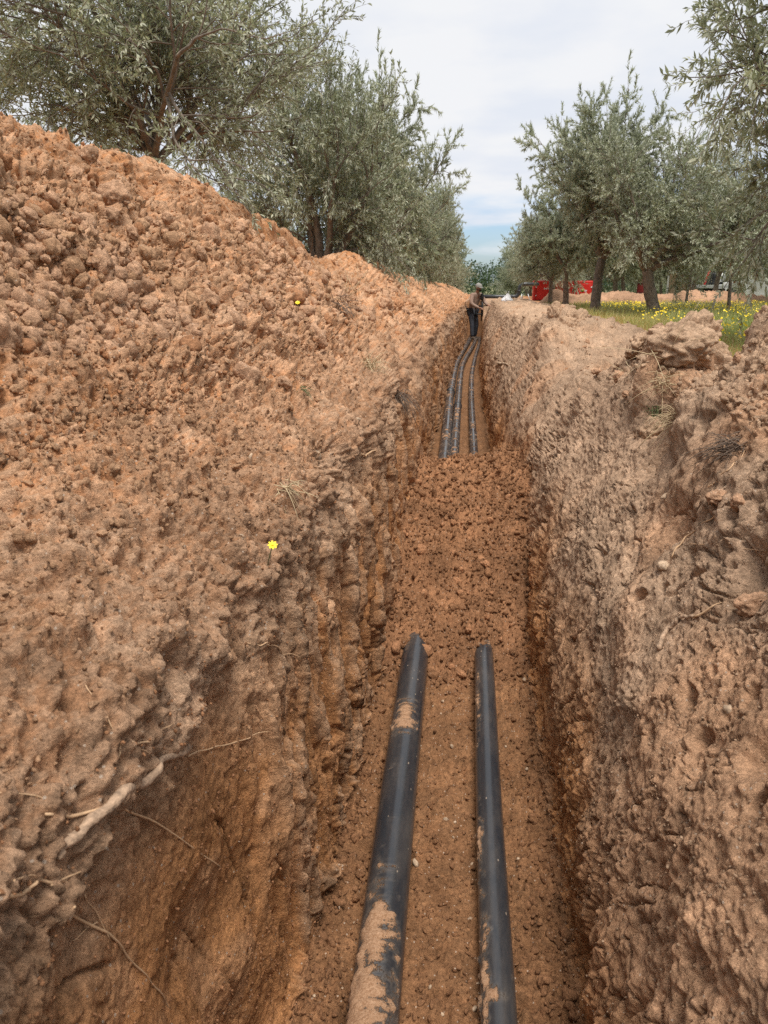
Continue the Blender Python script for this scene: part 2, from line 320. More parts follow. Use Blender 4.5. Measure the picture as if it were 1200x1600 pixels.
def build_terrain(ys, cols, tagname, ulo=0, uhi=20):
    u = np.concatenate([[0]] + [k + (np.arange(n) + 1) / n for k, n in enumerate(cols)])
    P = controls(ys); G = catmull(P, u)                      # (cols, 2, rows)
    X = G[:, 0, :].T; Z = G[:, 1, :].T; Yg = np.repeat(ys[:, None], len(u), 1)
    R_, U_ = X.shape
    pos = np.stack([X, Yg, Z], -1)
    du = np.gradient(pos, axis=1); dv = np.gradient(pos, axis=0)
    nrm = np.cross(du, dv); nrm /= np.linalg.norm(nrm, axis=2)[..., None] + 1e-12
    nrm = nrm * np.where(nrm[..., 2:3].mean() < 0, -1, 1)
    p = pos.reshape(-1, 3).astype(np.float32); nn = nrm.reshape(-1, 3); uu = np.tile(u, R_)
    floor = sstep(10.75, 11.05, uu) * (1 - sstep(11.95, 12.25, uu))
    lwall = sstep(7.8, 8.6, uu) * (1 - sstep(10.8, 11.0, uu))
    rwall = sstep(12.0, 12.2, uu) * (1 - sstep(15.2, 16.6, uu))
    wall = lwall + rwall
    spoil = sstep(2, 3.5, uu) * (1 - sstep(7.9, 8.8, uu))
    rbank = sstep(15.0, 16.5, uu) * (1 - sstep(18.3, 19.3, uu))
    edge = sstep(0, 1.2, uu) * (1 - sstep(19, 20, uu))
    near = tagname == 'near'
    w = p.copy(); w[:, 0] += .05 * vnoise(p, 4, 1); w[:, 1] += .07 * vnoise(p, 4, 2); w[:, 2] += .05 * vnoise(p, 4, 3)
    D = np.zeros(len(p), np.float32)
    big = fbm(p, 1.1, 3, 11); med = fbm(p, 4.2, 4, 21)
    D += big * (.05 * spoil + .018 * wall + .07 * rbank + .012 * floor) * edge
    D += med * (.050 * spoil + .014 * lwall + .022 * rwall + .050 * rbank + .014 * floor) * edge
    # billowy clods: three sizes
    CL = np.zeros(len(p), np.float32)
    for sc, am, sd in ((8, .040, 1), (17, .027, 2), (36, .017, 3)) + (((76, .009, 4),) if near else ()):
        f1, f2, rr = worley(w, sc, sd)
        r = .32 + .42 * rr
        b = np.sqrt(np.clip(1 - (f1 / r) ** 2, 0, 1))
        m = sstep(-.15, .45, fbm(p, 2.3, 2, 40 + sd))
        band = sstep(5.0, 5.6, uu) * (1 - sstep(6.9, 7.9, uu))        # the clod band half way up the heap
        band = np.maximum(band, .0) * sstep(1.2, 2.2, p[:, 1])
        amt = spoil * ((.06 if sc < 10 else .28 if sc < 20 else .7) + (.65 * band + .18 * m)) + rbank * (.2 + .4 * m) * (1.6 if sc < 10 else 1) + (.0 * lwall + .10 * rwall) * m + floor * (.75 if sc > 10 else .15) * (.35 + m + .45 * sstep(.10, .30, np.abs(p[:, 0] - cx(p[:, 1]) + .0)))
        if sc > 20: amt += .30 * (lwall * sstep(.85, 1.1, p[:, 2]) + rwall * sstep(.1, .5, fbm(p, 2.6, 2, 44)))
        D += b * am * amt * edge; CL = np.maximum(CL, b * 1.0 * np.clip(amt * 1.3, 0, 1) * (1 if sc > 10 else .6))
    # flakes and bucket scrapes on the cut walls (long in z, narrow in y)
    sh = p.copy(); sh[:, 1] += .10 * p[:, 2] * np.where(p[:, 0] > 0, 1.4, .25) + .02 * vnoise(p, 5, 8)
    fl = vnoise(sh, (6, 15, 2.4), 5); fl2 = vnoise(sh, (8, 34, 4.4), 6); fl3 = vnoise(sh, (9, 66, 8.5), 7); fj = .05 * vnoise(sh, (12, 80, 22), 9)
    FLK = sstep(-.10, .10, fl + fj) * .40 + sstep(-.12, .06, fl2 + fj) * .36 + sstep(-.1, .1, fl3 + fj) * .24
    flake = FLK * .058
    flw = lwall * (.12 + .88 * sstep(1.3, 1.65, p[:, 1] + .1 * fl)) * sstep(8.2, 8.7, uu) + rwall * (.07 + .36 * (1 - sstep(.25, .8, p[:, 2])))
    D += flake * flw
    # stepped crust: broken plates that stand proud with sharp lower edges
    smo = 1 - .75 * lwall * (1 - sstep(.75, 1.05, p[:, 2]))
    pL = fbm(sh, (4, 12, 2.6), 2, 63); D += (sstep(.0, .05, pL) * .016 + sstep(.35, .4, pL) * .014) * lwall * flw_(p)
    pl = fbm(w, (6.5, 8, 11), 4, 60); D += (sstep(.02, .07, pl) * .018 + sstep(.30, .34, pl) * .016) * (.35 * lwall * sstep(.85, 1.05, p[:, 2]) + .22 * rwall + spoil * .35 + rbank * .7)
    pl2 = fbm(w, (12, 15, 17), 3, 66); D += sstep(.1, .15, pl2) * .008 * (.9 * lwall * sstep(.8, 1.05, p[:, 2]) + .25 * rwall + rbank * .6 + spoil * .5)
    # cracks: long ones that follow the cut, and a finer net between them
    wv = sh + (w - p) * .8
    f1, f2, rr = worley(wv * np.array([1, 1, .38], np.float32), 7.0, 9); cr = (1 - sstep(.0, .045, f2 - f1)) * sstep(-.15, .15, fbm(p, 2.7, 2, 70))
    D -= cr * .030 * (lwall * .6 + rwall * 1.0 + .4 * rbank)
    f1, f2, rr = worley(wv * np.array([1, 1, .6], np.float32), 19, 10); cr = (1 - sstep(.0, .06, f2 - f1)) * sstep(.0, .3, fbm(p, 3.7, 2, 75))
    D -= cr * .016 * (lwall * .25 + rwall + .5 * rbank)
    D += (rr - .5) * .003 * rwall
    # holes where stones and roots fell out
    f1, f2, rr = worley(w, 9, 12); hole = sstep(.66, .8, rr) * (1 - sstep(.12, .30, f1)); D -= hole * .055 * (lwall * .35 + rwall * .9 + spoil * .7 + rbank)
    f1, f2, rr = worley(w, 24, 14); hole2 = sstep(.70, .8, rr) * (1 - sstep(.15, .34, f1)); D -= hole2 * .022 * (lwall * .25 + rwall * .7 + spoil * .8 + rbank + .5 * floor)
    # grain
    D += .012 * np.abs(fbm(p, 13, 3, 83)) * (spoil + rbank + .35 * rwall); D += fbm(p, 30, 3 if near else 2, 81) * (.0085 * (lwall * .38 + rwall * .5 + spoil + rbank) + .007 * floor)
    if near: D += fbm(p, 95, 2, 90) * .0034 * (1 - .45 * lwall)
    for (lx, ly, lz, lr, am) in LUMPS:
        q = ((p[:, 0] - lx) ** 2 + (p[:, 1] - ly) ** 2 + (p[:, 2] - lz) ** 2) / lr ** 2
        D += am * np.exp(-q * 1.6)
    q = p + nn * D[:, None]
    q[:, 2] -= .0 * floor
    # sideways drag gives overhangs to ledges
    q[:, 2] += (vnoise(w, 9, 101) * .016 + vnoise(w, 21, 102) * .007) * (.10 * lwall + .7 * rwall + spoil * .7 + rbank) * edge
    q[:, 1] += (vnoise(w, 10, 103) * .014) * (.1 * lwall + .5 * rwall + spoil + rbank)
    # fine crumbs piled in the floor corners
    # ---- soil colour (composition of the earth, from grey-brown topsoil to orange subsoil)
    z = q[:, 2]; n_a = fbm(p, 1.6, 3, 120); n_b = fbm(p, 6, 3, 130); n_c = fbm(p, 17, 2, 140)
    def col(c): return np.array(c, np.float32)[None]
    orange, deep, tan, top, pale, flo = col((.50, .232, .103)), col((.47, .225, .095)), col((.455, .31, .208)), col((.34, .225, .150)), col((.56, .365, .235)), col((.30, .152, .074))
    mixc = lambda a, b, t: a * (1 - t[:, None]) + b * t[:, None]
    Cc = np.repeat(orange, len(p), 0)
    Cc = mixc(Cc, np.repeat(pale, len(p), 0), np.clip(sstep(.25, .85, CL) * .58 + sstep(0, .7, n_b) * .25, 0, 1))
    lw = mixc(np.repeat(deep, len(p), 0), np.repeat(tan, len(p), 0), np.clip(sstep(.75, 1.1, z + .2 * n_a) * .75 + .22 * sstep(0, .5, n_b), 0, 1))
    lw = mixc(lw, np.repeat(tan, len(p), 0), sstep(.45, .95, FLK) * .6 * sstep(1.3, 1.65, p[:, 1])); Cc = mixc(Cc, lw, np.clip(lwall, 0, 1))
    strip = sstep(.98, 1.12, z + .07 * n_a) * (1 - sstep(1.26, 1.46, z + .1 * n_a))       # buried old topsoil
    Cc = mixc(Cc, np.repeat(top, len(p), 0), strip * .42 * np.clip(lwall + spoil * (p[:, 1] < 9) , 0, 1))
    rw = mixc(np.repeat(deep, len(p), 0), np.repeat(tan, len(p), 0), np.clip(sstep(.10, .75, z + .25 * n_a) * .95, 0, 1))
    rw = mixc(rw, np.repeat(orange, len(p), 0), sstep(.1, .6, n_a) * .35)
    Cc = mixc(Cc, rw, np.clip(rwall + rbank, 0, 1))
    Cc = mixc(Cc, np.repeat(top, len(p), 0), (sstep(1.0, 1.15, z + .1 * n_b) * (1 - sstep(1.2, 1.34, z))) * .5 * np.clip(rwall + rbank, 0, 1))
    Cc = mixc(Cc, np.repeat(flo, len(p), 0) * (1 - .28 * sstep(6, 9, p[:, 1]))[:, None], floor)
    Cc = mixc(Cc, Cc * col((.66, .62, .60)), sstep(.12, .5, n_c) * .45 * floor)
    Cc *= (1 + .16 * n_b + .10 * n_c)[:, None]
    return q.reshape(R_, U_, 3), np.clip(Cc, .01, .9).reshape(R_, U_, 3), u

def rows(a, b, f):
    ys = [a]
    while ys[-1] < b: ys.append(ys[-1] + f(ys[-1]))
    return np.array(ys)
PARTS = [('spoil_bank', 0, 8), ('trench_wall_left', 8, 11), ('trench_floor', 11, 12), ('trench_wall_right', 12, 16), ('earth_bank_right', 16, 20)]
ys_near = np.concatenate([np.linspace(-1.6, .42, 40)[:-1], rows(.42, 5.1, lambda y: max(.0045, y * y / 760))])
ys_far = rows(5.08, 45.5, lambda y: min(.065, y * y / 900) if y < 28 else .25)
TERR = {}
for tg, ysx in (('near', ys_near), ('far', ys_far)):
    Q, K, u = build_terrain(ysx, COLS[tg], tg)
    for nm, a, b in PARTS:
        i0, i1 = np.searchsorted(u, a - 1e-6), np.searchsorted(u, b - 1e-6)
        TERR.setdefault(nm, []).append((Q[:, i0:i1 + 1], K[:, i0:i1 + 1]))
TOBJ = {}
for nm, a, b in PARTS:
    Vs, Fs, Ks, off = [], [], [], 0
    for Q, K in TERR[nm]:
        r, c = Q.shape[:2]; i = np.arange(r - 1)[:, None] * c; j = np.arange(c - 1)[None]
        F = np.stack([i + j, i + j + 1, i + c + j + 1, i + c + j], -1).reshape(-1, 4) + off
        Vs.append(Q.reshape(-1, 3)); Ks.append(K.reshape(-1, 3)); Fs.append(F); off += r * c
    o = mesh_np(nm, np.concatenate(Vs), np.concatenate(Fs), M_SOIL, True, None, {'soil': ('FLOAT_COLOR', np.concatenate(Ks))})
    tag(o, kind='structure'); TOBJ[nm] = o

# the loose fill lying across the trench
gx, gy = np.linspace(-.80, .80, 170), np.linspace(2.95, 7.7, 380)
GX, GY = np.meshgrid(gx, gy)
p = np.stack([GX.ravel() + cx(GY.ravel()), GY.ravel(), 0 * GX.ravel()], -1).astype(np.float32)
xl = GX.ravel()
h = mound_height(p[:, 1] + .10 * vnoise(p, 3, 201) + .22 * vnoise(p, 1.7, 211) + .5 * xl * xl - .12 * xl, xl)
h += .20 * sstep(.16, .52, np.abs(xl + .03)) * sstep(3.7, 5.0, p[:, 1]) - .06 * (1 - sstep(3.0, 3.4, p[:, 1]))
f1, f2, rr = worley(p, 13, 21); h += np.sqrt(np.clip(1 - (f1 / (.3 + .4 * rr)) ** 2, 0, 1)) * .042 * sstep(-.3, .4, vnoise(p, 4, 210))
f1, f2, rr = worley(p, 26, 22); h += np.sqrt(np.clip(1 - (f1 / (.3 + .45 * rr)) ** 2, 0, 1)) * .030
f1, f2, rr = worley(p, 55, 23); h += np.sqrt(np.clip(1 - (f1 / (.3 + .45 * rr)) ** 2, 0, 1)) * .016
h += fbm(p, 3.0, 3, 203) * .075 * sstep(3.4, 4.0, p[:, 1]) + fbm(p, 45, 2, 204) * .008 - .02
p[:, 2] = h
nb, nc = fbm(p, 5, 3, 205), fbm(p, 1.5, 2, 206)
cc = np.array([.31, .155, .078])[None] * (1 + .25 * nb + .15 * nc)[:, None]
i = np.arange(len(gy) - 1)[:, None] * len(gx); j = np.arange(len(gx) - 1)[None]
F = np.stack([i + j, i + j + 1, i + len(gx) + j + 1, i + len(gx) + j], -1).reshape(-1, 4)
mound = mesh_np('loose_fill', p, F, M_SOIL, True, None, {'soil': ('FLOAT_COLOR', cc)}); tag(mound, kind='structure')
TOBJ['loose_fill'] = mound
bpy.context.view_layer.update()

def hit(objs, o, d):
    best = None
    for nm in objs:
        ok, loc, nrm, _ = TOBJ[nm].ray_cast(Vector(o), Vector(d).normalized())
        if ok and (best is None or (loc - Vector(o)).length < (best[0] - Vector(o)).length): best = (loc.copy(), nrm.copy())
    if best and best[1].dot(Vector(d)) > 0: best = (best[0], -best[1])
    return best
def on_left(y, z):
    return hit(('spoil_bank', 'trench_wall_left'), (-.1, y, z), (-1, 0, 0))
def on_right(y, z):
    return hit(('earth_bank_right', 'trench_wall_right'), (-.05, y, z), (1, 0, 0))
def drop(x, y, objs=('spoil_bank', 'trench_wall_left', 'trench_floor', 'trench_wall_right', 'earth_bank_right', 'loose_fill')):
    return hit(objs, (x, y, 4), (0, 0, -1))

def at(p):
    """nearest point of the earth surfaces to a place, with the outward normal"""
    best = None
    for o in TOBJ.values():
        ok, loc, nrm, _ = o.closest_point_on_mesh(Vector(p))
        if ok and (best is None or (loc - Vector(p)).length < (best[0] - Vector(p)).length): best = (loc.copy(), nrm.copy())
    if best[1].dot(Vector((0, best[0].y - .8, EYE)) - best[0]) < 0: best = (best[0], -best[1])
    return best
# ------------------------------------------------------------------ field
def field_z(x, y):
    return FZ - .08 - .80 * sstep(28, 66, y) + 0 * x
def field_sheet(name, xs, ys, mat):
    GX, GY = np.meshgrid(xs, ys); z = field_z(GX, GY) + .03 * vnoise(np.stack([GX.ravel(), GY.ravel(), 0 * GX.ravel()], -1), .6, 9).reshape(GX.shape) * (GY < 100)
    v = np.stack([GX, GY, z], -1).reshape(-1, 3); i = np.arange(len(ys) - 1)[:, None] * len(xs); j = np.arange(len(xs) - 1)[None]
    o = mesh_np(name, v, np.stack([i + j, i + j + 1, i + len(xs) + j + 1, i + len(xs) + j], -1).reshape(-1, 4), mat); return tag(o, kind='structure')
m, n, l, b = mat_new('field_ground'); b.inputs['Roughness'].default_value = .95
t = n.new('ShaderNodeTexCoord'); x1 = n.new('ShaderNodeTexNoise'); x1.inputs['Scale'].default_value = .8; x1.inputs['Detail'].default_value = 8; x1.inputs['Roughness'].default_value = .7
l.new(t.outputs['Object'], x1.inputs['Vector']); r = n.new('ShaderNodeValToRGB'); cr_ = r.color_ramp
cr_.elements[0].position = .35; cr_.elements[0].color = (.09, .115, .035, 1); cr_.elements[1].position = .68; cr_.elements[1].color = (.24, .20, .09, 1)
l.new(x1.outputs['Fac'], r.inputs[0]); l.new(r.outputs[0], b.inputs['Base Color'])
M_FIELD = m
ysf = np.concatenate([np.linspace(-12, 80, 140), np.array([100, 130, 180, 260, 400, 700, 1200, 1900])])
right_x = np.concatenate([np.linspace(1.75, 16, 40), [20, 30, 50, 90, 200, 500, 1200]])
left_x = -np.concatenate([np.linspace(3.6, 16, 30), [20, 30, 50, 90, 200, 500, 1200]])[::-1]
field_sheet('field_right', right_x, ysf, M_FIELD); field_sheet('field_left', left_x, ysf, M_FIELD)
field_sheet('field_beyond', np.linspace(-3.6, 1.75, 14), np.concatenate([np.linspace(27.6, 80, 60), [100, 130, 180, 260, 400, 700, 1200, 1900]]), M_FIELD)

# long spoil heap across the field behind the trees
def heap(name, x0, x1, yc, hfun, wdt, nx, ny, seed, label):
    gx = np.linspace(x0, x1, nx); gy = np.linspace(-1.3, 1.3, ny); GX, GY = np.meshgrid(gx, gy)
    x = GX.ravel(); y = GY.ravel() * wdt; yy = y + yc + .25 * np.sin(x * .7)
    p = np.stack([x, yy, 0 * x], -1).astype(np.float32)
    ends = sstep(x0, x0 + .9, x) * (1 - sstep(x1 - .9, x1, x))
    h = hfun(x) * (1 - sstep(.05, 1.15, np.abs(y / wdt))) * ends
    f1, f2, rr = worley(p, 5, seed); h += np.sqrt(np.clip(1 - (f1 / (.3 + .4 * rr)) ** 2, 0, 1)) * .05 * ends
    h += fbm(p, 2.2, 4, seed) * .06 * ends
    f1, f2, rr = worley(p, 12, seed + 1); h += np.sqrt(np.clip(1 - (f1 / (.3 + .4 * rr)) ** 2, 0, 1)) * .03
    p[:, 2] = h + field_z(x, yy) - .05
    i = np.arange(ny - 1)[:, None] * nx; j = np.arange(nx - 1)[None]
    c = np.array([.42, .25, .155])[None] * (1 + .25 * fbm(p, 2, 3, 7))[:, None]
    return tag(mesh_np(name, p, np.stack([i + j, i + j + 1, i + nx + j + 1, i + nx + j], -1).reshape(-1, 4), M_SOIL, True, None, {'soil': ('FLOAT_COLOR', c)}), kind='structure')
heap('spoil_heap', 1.55, 16.5, 27.0, lambda x: .40 + .16 * np.exp(-((x - 2.35) / .45) ** 2) + .10 * np.exp(-((x - 6.0) / 1.2) ** 2) + .06 * np.sin(x * 1.9), 1.1, 420, 70, 31, '')

# ------------------------------------------------------------------ clods and stones
def clod_mesh(name, mat, seed, sub=2, flat=.8):
    import bmesh
    bm = bmesh.new(); bmesh.ops.create_icosphere(bm, subdivisions=sub, radius=1)
    co = np.array([v.co[:] for v in bm.verts]); 
    d = 1 + .30 * vnoise(co, 1.1, seed) + .16 * vnoise(co, 2.6, seed + 1) + .08 * vnoise(co, 6, seed + 2)
    f1, f2, rr = worley(co, 1.6, seed); d += .30 * (f2 - f1) + .10 * vnoise(co, 11, seed + 3); g1, g2, _ = worley(co, 3.6, seed + 2); d += .16 * np.sqrt(np.clip(1 - (g1 / .6) ** 2, 0, 1))
    for v, k in zip(bm.verts, d): v.co = v.co * float(k); v.co.z *= flat
    me = bpy.data.meshes.new(name); bm.to_mesh(me); bm.free(); me.materials.append(mat)
    for q in me.polygons: q.use_smooth = True
    return me
CM = [clod_mesh('clod', (M_CLOD, M_CLOD2)[k % 3 == 2], 10 + k * 5, 4 if k < 5 else 3, .7 + .08 * (k % 4)) for k in range(7)]
def put_piece(name, me, loc, r, parent, rnd):
    o = bpy.data.objects.new(name, me); C.objects.link(o); o.parent = parent
    o.location = loc; o.rotation_euler = (rnd.uniform(0, 6), rnd.uniform(0, 6), rnd.uniform(0, 6))
    s = [r * rnd.uniform(.75, 1.25) for _ in range(3)]; o.scale = s
    return o
RM = [clod_mesh('rim_clod', M_CLOD5, 200 + k * 7, 5, .75) for k in range(3)]
rnd = random.Random(11)
cnt = 0
while cnt < 240:                                                   # clods of the left spoil bank, largest in view
    y = 1.0 + 8.5 * rnd.random() ** 1.25
    x = -rnd.uniform(.72, 1.66)
    band = math.exp(-((abs(x) - 1.25 + .03 * y) / .30) ** 2)
    if rnd.random() > .15 + band: continue
    h_ = drop(x, y, ('spoil_bank',))
    if not h_: continue
    r = (.012 + .022 * rnd.random() ** 2.2) * (1 + .09 * y)
    put_piece('clod', CM[rnd.randrange(7)], h_[0] + h_[1] * r * .25, r, TOBJ['spoil_bank'], rnd); cnt += 1
for k in range(70):                                                # right bank
    y = 1.6 + 8 * rnd.random() ** 1.3; x = rnd.uniform(.62, 1.15)
    h_ = drop(x, y, ('earth_bank_right', 'trench_wall_right'))
    r = (.009 + .018 * rnd.random() ** 2) * (1 + .08 * y)
    if h_: put_piece('clod', CM[rnd.randrange(7)], h_[0] + h_[1] * r * .1, r, TOBJ['earth_bank_right'], rnd)
for (x, y, r) in ((.86, 3.55, .10), (.98, 3.75, .12), (.90, 4.0, .08), (1.04, 4.15, .11), (.84, 4.35, .07), (.74, 3.4, .06), (.95, 3.3, .07), (.80, 3.75, .05), (1.0, 2.85, .09), (1.1, 3.0, .10), (.92, 2.7, .05), (.80, 7.7, .10), (.9, 8.1, .13), (.78, 8.5, .09), (.9, 8.7, .10), (.84, 10.8, .09), (.8, 5.0, .05), (.86, 5.9, .06), (.75, 3.05, .045), (.88, 3.15, .05)):
    h_ = drop(x, y, ('earth_bank_right', 'trench_wall_right'))
    if h_: put_piece('clod', RM[int(y * 10) % 3], h_[0] - Vector((0, 0, r * .35)), r, TOBJ['earth_bank_right'], rnd)
for k in range(110):                                               # crumbs of the fill round its foot
    y = rnd.uniform(3.2, 5.4); x = cx(y) + rnd.uniform(-.34, .34)
    h_ = drop(x, y, ('loose_fill', 'trench_floor'))
    r = .008 + .020 * rnd.random() ** 2.5
    if h_: put_piece('clod', CM[(2, 5)[k % 2]], h_[0] + h_[1] * r * .3, r, TOBJ['loose_fill'], rnd)
SM = [clod_mesh('stone', M_STONE, 60 + k * 5, 2, .65) for k in range(3)]
for k in range(60):
    y = 1.4 + 2.6 * rnd.random(); x = cx(y) + rnd.uniform(-.33, .33)
    h_ = drop(x, y, ('trench_floor',)); r = .004 + .007 * rnd.random() ** 2
    if h_: put_piece('stone', SM[k % 3], h_[0] + h_[1] * r * .3, r, TOBJ['trench_floor'], rnd)
for (y, z, r) in ((2.16, .98, .02), (1.83, 1.13, .022), (2.55, 1.08, .015), (1.5, .9, .012), (3.0, 1.2, .018)):
    h_ = on_right(y, z)
    if h_: put_piece('stone', SM[0], h_[0] + h_[1] * r * .3, r, TOBJ['trench_wall_right'], rnd)
for (y, z, r) in ((.72, 1.0, .008), (1.0, 1.22, .007), (1.2, .25, .009), (2.6, 1.18, .014), (3.1, 1.22, .018), (2.0, 1.30, .009), (1.55, 1.22, .008)):
    h_ = on_left(y, z)
    if h_: put_piece('stone', SM[1], h_[0] + h_[1] * r * .3, r, TOBJ['trench_wall_left'], rnd)

# small crumbs: uncountable, instanced with geometry nodes
def crumb_group(src):
    g = bpy.data.node_groups.new('crumbs', 'GeometryNodeTree')
    g.interface.new_socket('Geometry', in_out='INPUT', socket_type='NodeSocketGeometry'); g.interface.new_socket('Geometry', in_out='OUTPUT', socket_type='NodeSocketGeometry')
    n, l = g.nodes, g.links; gi, go = n.new('NodeGroupInput'), n.new('NodeGroupOutput')
    oi = n.new('GeometryNodeObjectInfo'); oi.transform_space = 'ORIGINAL'; oi.inputs['Object'].default_value = src; oi.inputs['As Instance'].default_value = True
    iop = n.new('GeometryNodeInstanceOnPoints'); l.new(gi.outputs[0], iop.inputs['Points']); l.new(oi.outputs['Geometry'], iop.inputs['Instance'])
    rv = n.new('FunctionNodeRandomValue'); rv.data_type = 'FLOAT_VECTOR'; rv.inputs[1].default_value = (6.3, 6.3, 6.3); l.new(rv.outputs[0], iop.inputs['Rotation'])
    na = n.new('GeometryNodeInputNamedAttribute'); na.data_type = 'FLOAT'; na.inputs['Name'].default_value = 'size'
    rs = n.new('FunctionNodeRandomValue'); rs.data_type = 'FLOAT_VECTOR'; rs.inputs[0].default_value = (.7, .7, .6); rs.inputs[1].default_value = (1.3, 1.3, 1.1); rs.inputs['Seed'].default_value = 4
    sv = n.new('ShaderNodeVectorMath'); sv.operation = 'SCALE'; l.new(rs.outputs[0], sv.inputs[0]); l.new(na.outputs[0], sv.inputs['Scale']); l.new(sv.outputs[0], iop.inputs['Scale'])
    l.new(iop.outputs[0], go.inputs[0]); return g
def crumbs(name, src, count, mat, rmin, rmax, seed, parent, sel=None):
    me = TOBJ[src].data; co = np.empty(len(me.vertices) * 3, np.float32); me.vertices.foreach_get('co', co); co = co.reshape(-1, 3)
    g = np.random.default_rng(seed); m = (co[:, 1] > .4) & (co[:, 1] < 12)
    if sel is not None: m &= sel(co)
    idx = np.nonzero(m)[0]; idx = idx[g.integers(0, len(idx), count)]
    pt = co[idx] + g.normal(0, .004, (count, 3)); s = (rmin + (rmax - rmin) * g.random(count) ** 3) * (1 + .12 * pt[:, 1])
    o = mesh_np(name, pt, np.zeros((0, 3), np.int32), None, False, parent)
    a = o.data.attributes.new('size', 'FLOAT', 'POINT'); a.data.foreach_set('value', s.astype(np.float32))
    md = o.modifiers.new('crumbs', 'NODES'); md.node_group = crumb_group(mat); return tag(o, kind='stuff')
# a piece of each kind lying on the ground serves as the source of the scatter
def source(me, x, y, nm, parent, r=.012):
    h_ = drop(x, y); return put_piece(nm, me, h_[0] + h_[1] * r * .3, r, parent, rnd)
def low_clod(nm, mat, seed): return clod_mesh(nm, mat, seed, 3, .75)
S_A = source(low_clod('clod', M_CLOD, 31), -1.1, 2.6, 'clod', TOBJ['spoil_bank']); S_B = source(low_clod('clod', M_CLOD3, 37), -1.0, 2.2, 'clod', TOBJ['spoil_bank'])
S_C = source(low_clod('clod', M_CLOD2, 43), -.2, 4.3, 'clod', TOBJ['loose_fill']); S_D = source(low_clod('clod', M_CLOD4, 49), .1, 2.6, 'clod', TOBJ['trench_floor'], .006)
S_E = source(low_clod('clod', M_CLOD5, 55), .8, 2.2, 'clod', TOBJ['earth_bank_right'], .008)
bandf = lambda c: np.abs(-c[:, 0] - (1.22 - .02 * c[:, 1])) < .22
crumbs('soil_crumbs', 'spoil_bank', 9000, S_B, .002, .009, 1, TOBJ['spoil_bank'], lambda c: (c[:, 0] > -1.9) & (c[:, 2] > 1.3))
crumbs('soil_crumbs', 'spoil_bank', 13000, S_C, .0015, .006, 11, TOBJ['spoil_bank'], lambda c: (c[:, 0] > -1.9) & (c[:, 2] > 1.45))
crumbs('clod_scatter', 'spoil_bank', 1500, S_A, .007, .023, 12, TOBJ['spoil_bank'], lambda c: bandf(c) & (c[:, 1] > 1.5) & (fbm(c, 2.2, 2, 300) > -.12))
crumbs('clod_scatter', 'spoil_bank', 700, S_B, .007, .024, 13, TOBJ['spoil_bank'], lambda c: bandf(c) & (c[:, 1] > 1.5))
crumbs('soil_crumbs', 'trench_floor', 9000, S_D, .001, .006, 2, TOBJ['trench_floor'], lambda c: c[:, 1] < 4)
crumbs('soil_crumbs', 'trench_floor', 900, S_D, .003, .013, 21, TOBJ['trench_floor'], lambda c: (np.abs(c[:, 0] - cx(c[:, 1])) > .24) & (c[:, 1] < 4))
crumbs('soil_crumbs', 'loose_fill', 18000, S_D, .002, .0085, 3, TOBJ['loose_fill'], lambda c: np.abs(c[:, 0] - cx(c[:, 1])) < .5)
crumbs('clod_scatter', 'loose_fill', 600, S_D, .005, .016, 31, TOBJ['loose_fill'], lambda c: (np.abs(c[:, 0] - cx(c[:, 1])) < .5))
crumbs('soil_crumbs', 'earth_bank_right', 12000, S_E, .0015, .008, 4, TOBJ['earth_bank_right'])
crumbs('soil_crumbs', 'trench_wall_right', 13000, S_E, .0005, .0024, 5, TOBJ['trench_wall_right'], lambda c: c[:, 1] < 5)
crumbs('soil_crumbs', 'trench_wall_left', 16000, S_C, .0005, .0026, 6, TOBJ['trench_wall_left'], lambda c: c[:, 1] < 5)
crumbs('soil_crumbs', 'spoil_bank', 18000, S_B, .0007, .0034, 7, TOBJ['spoil_bank'], lambda c: (c[:, 0] > -1.3) & (c[:, 1] < 3.5))

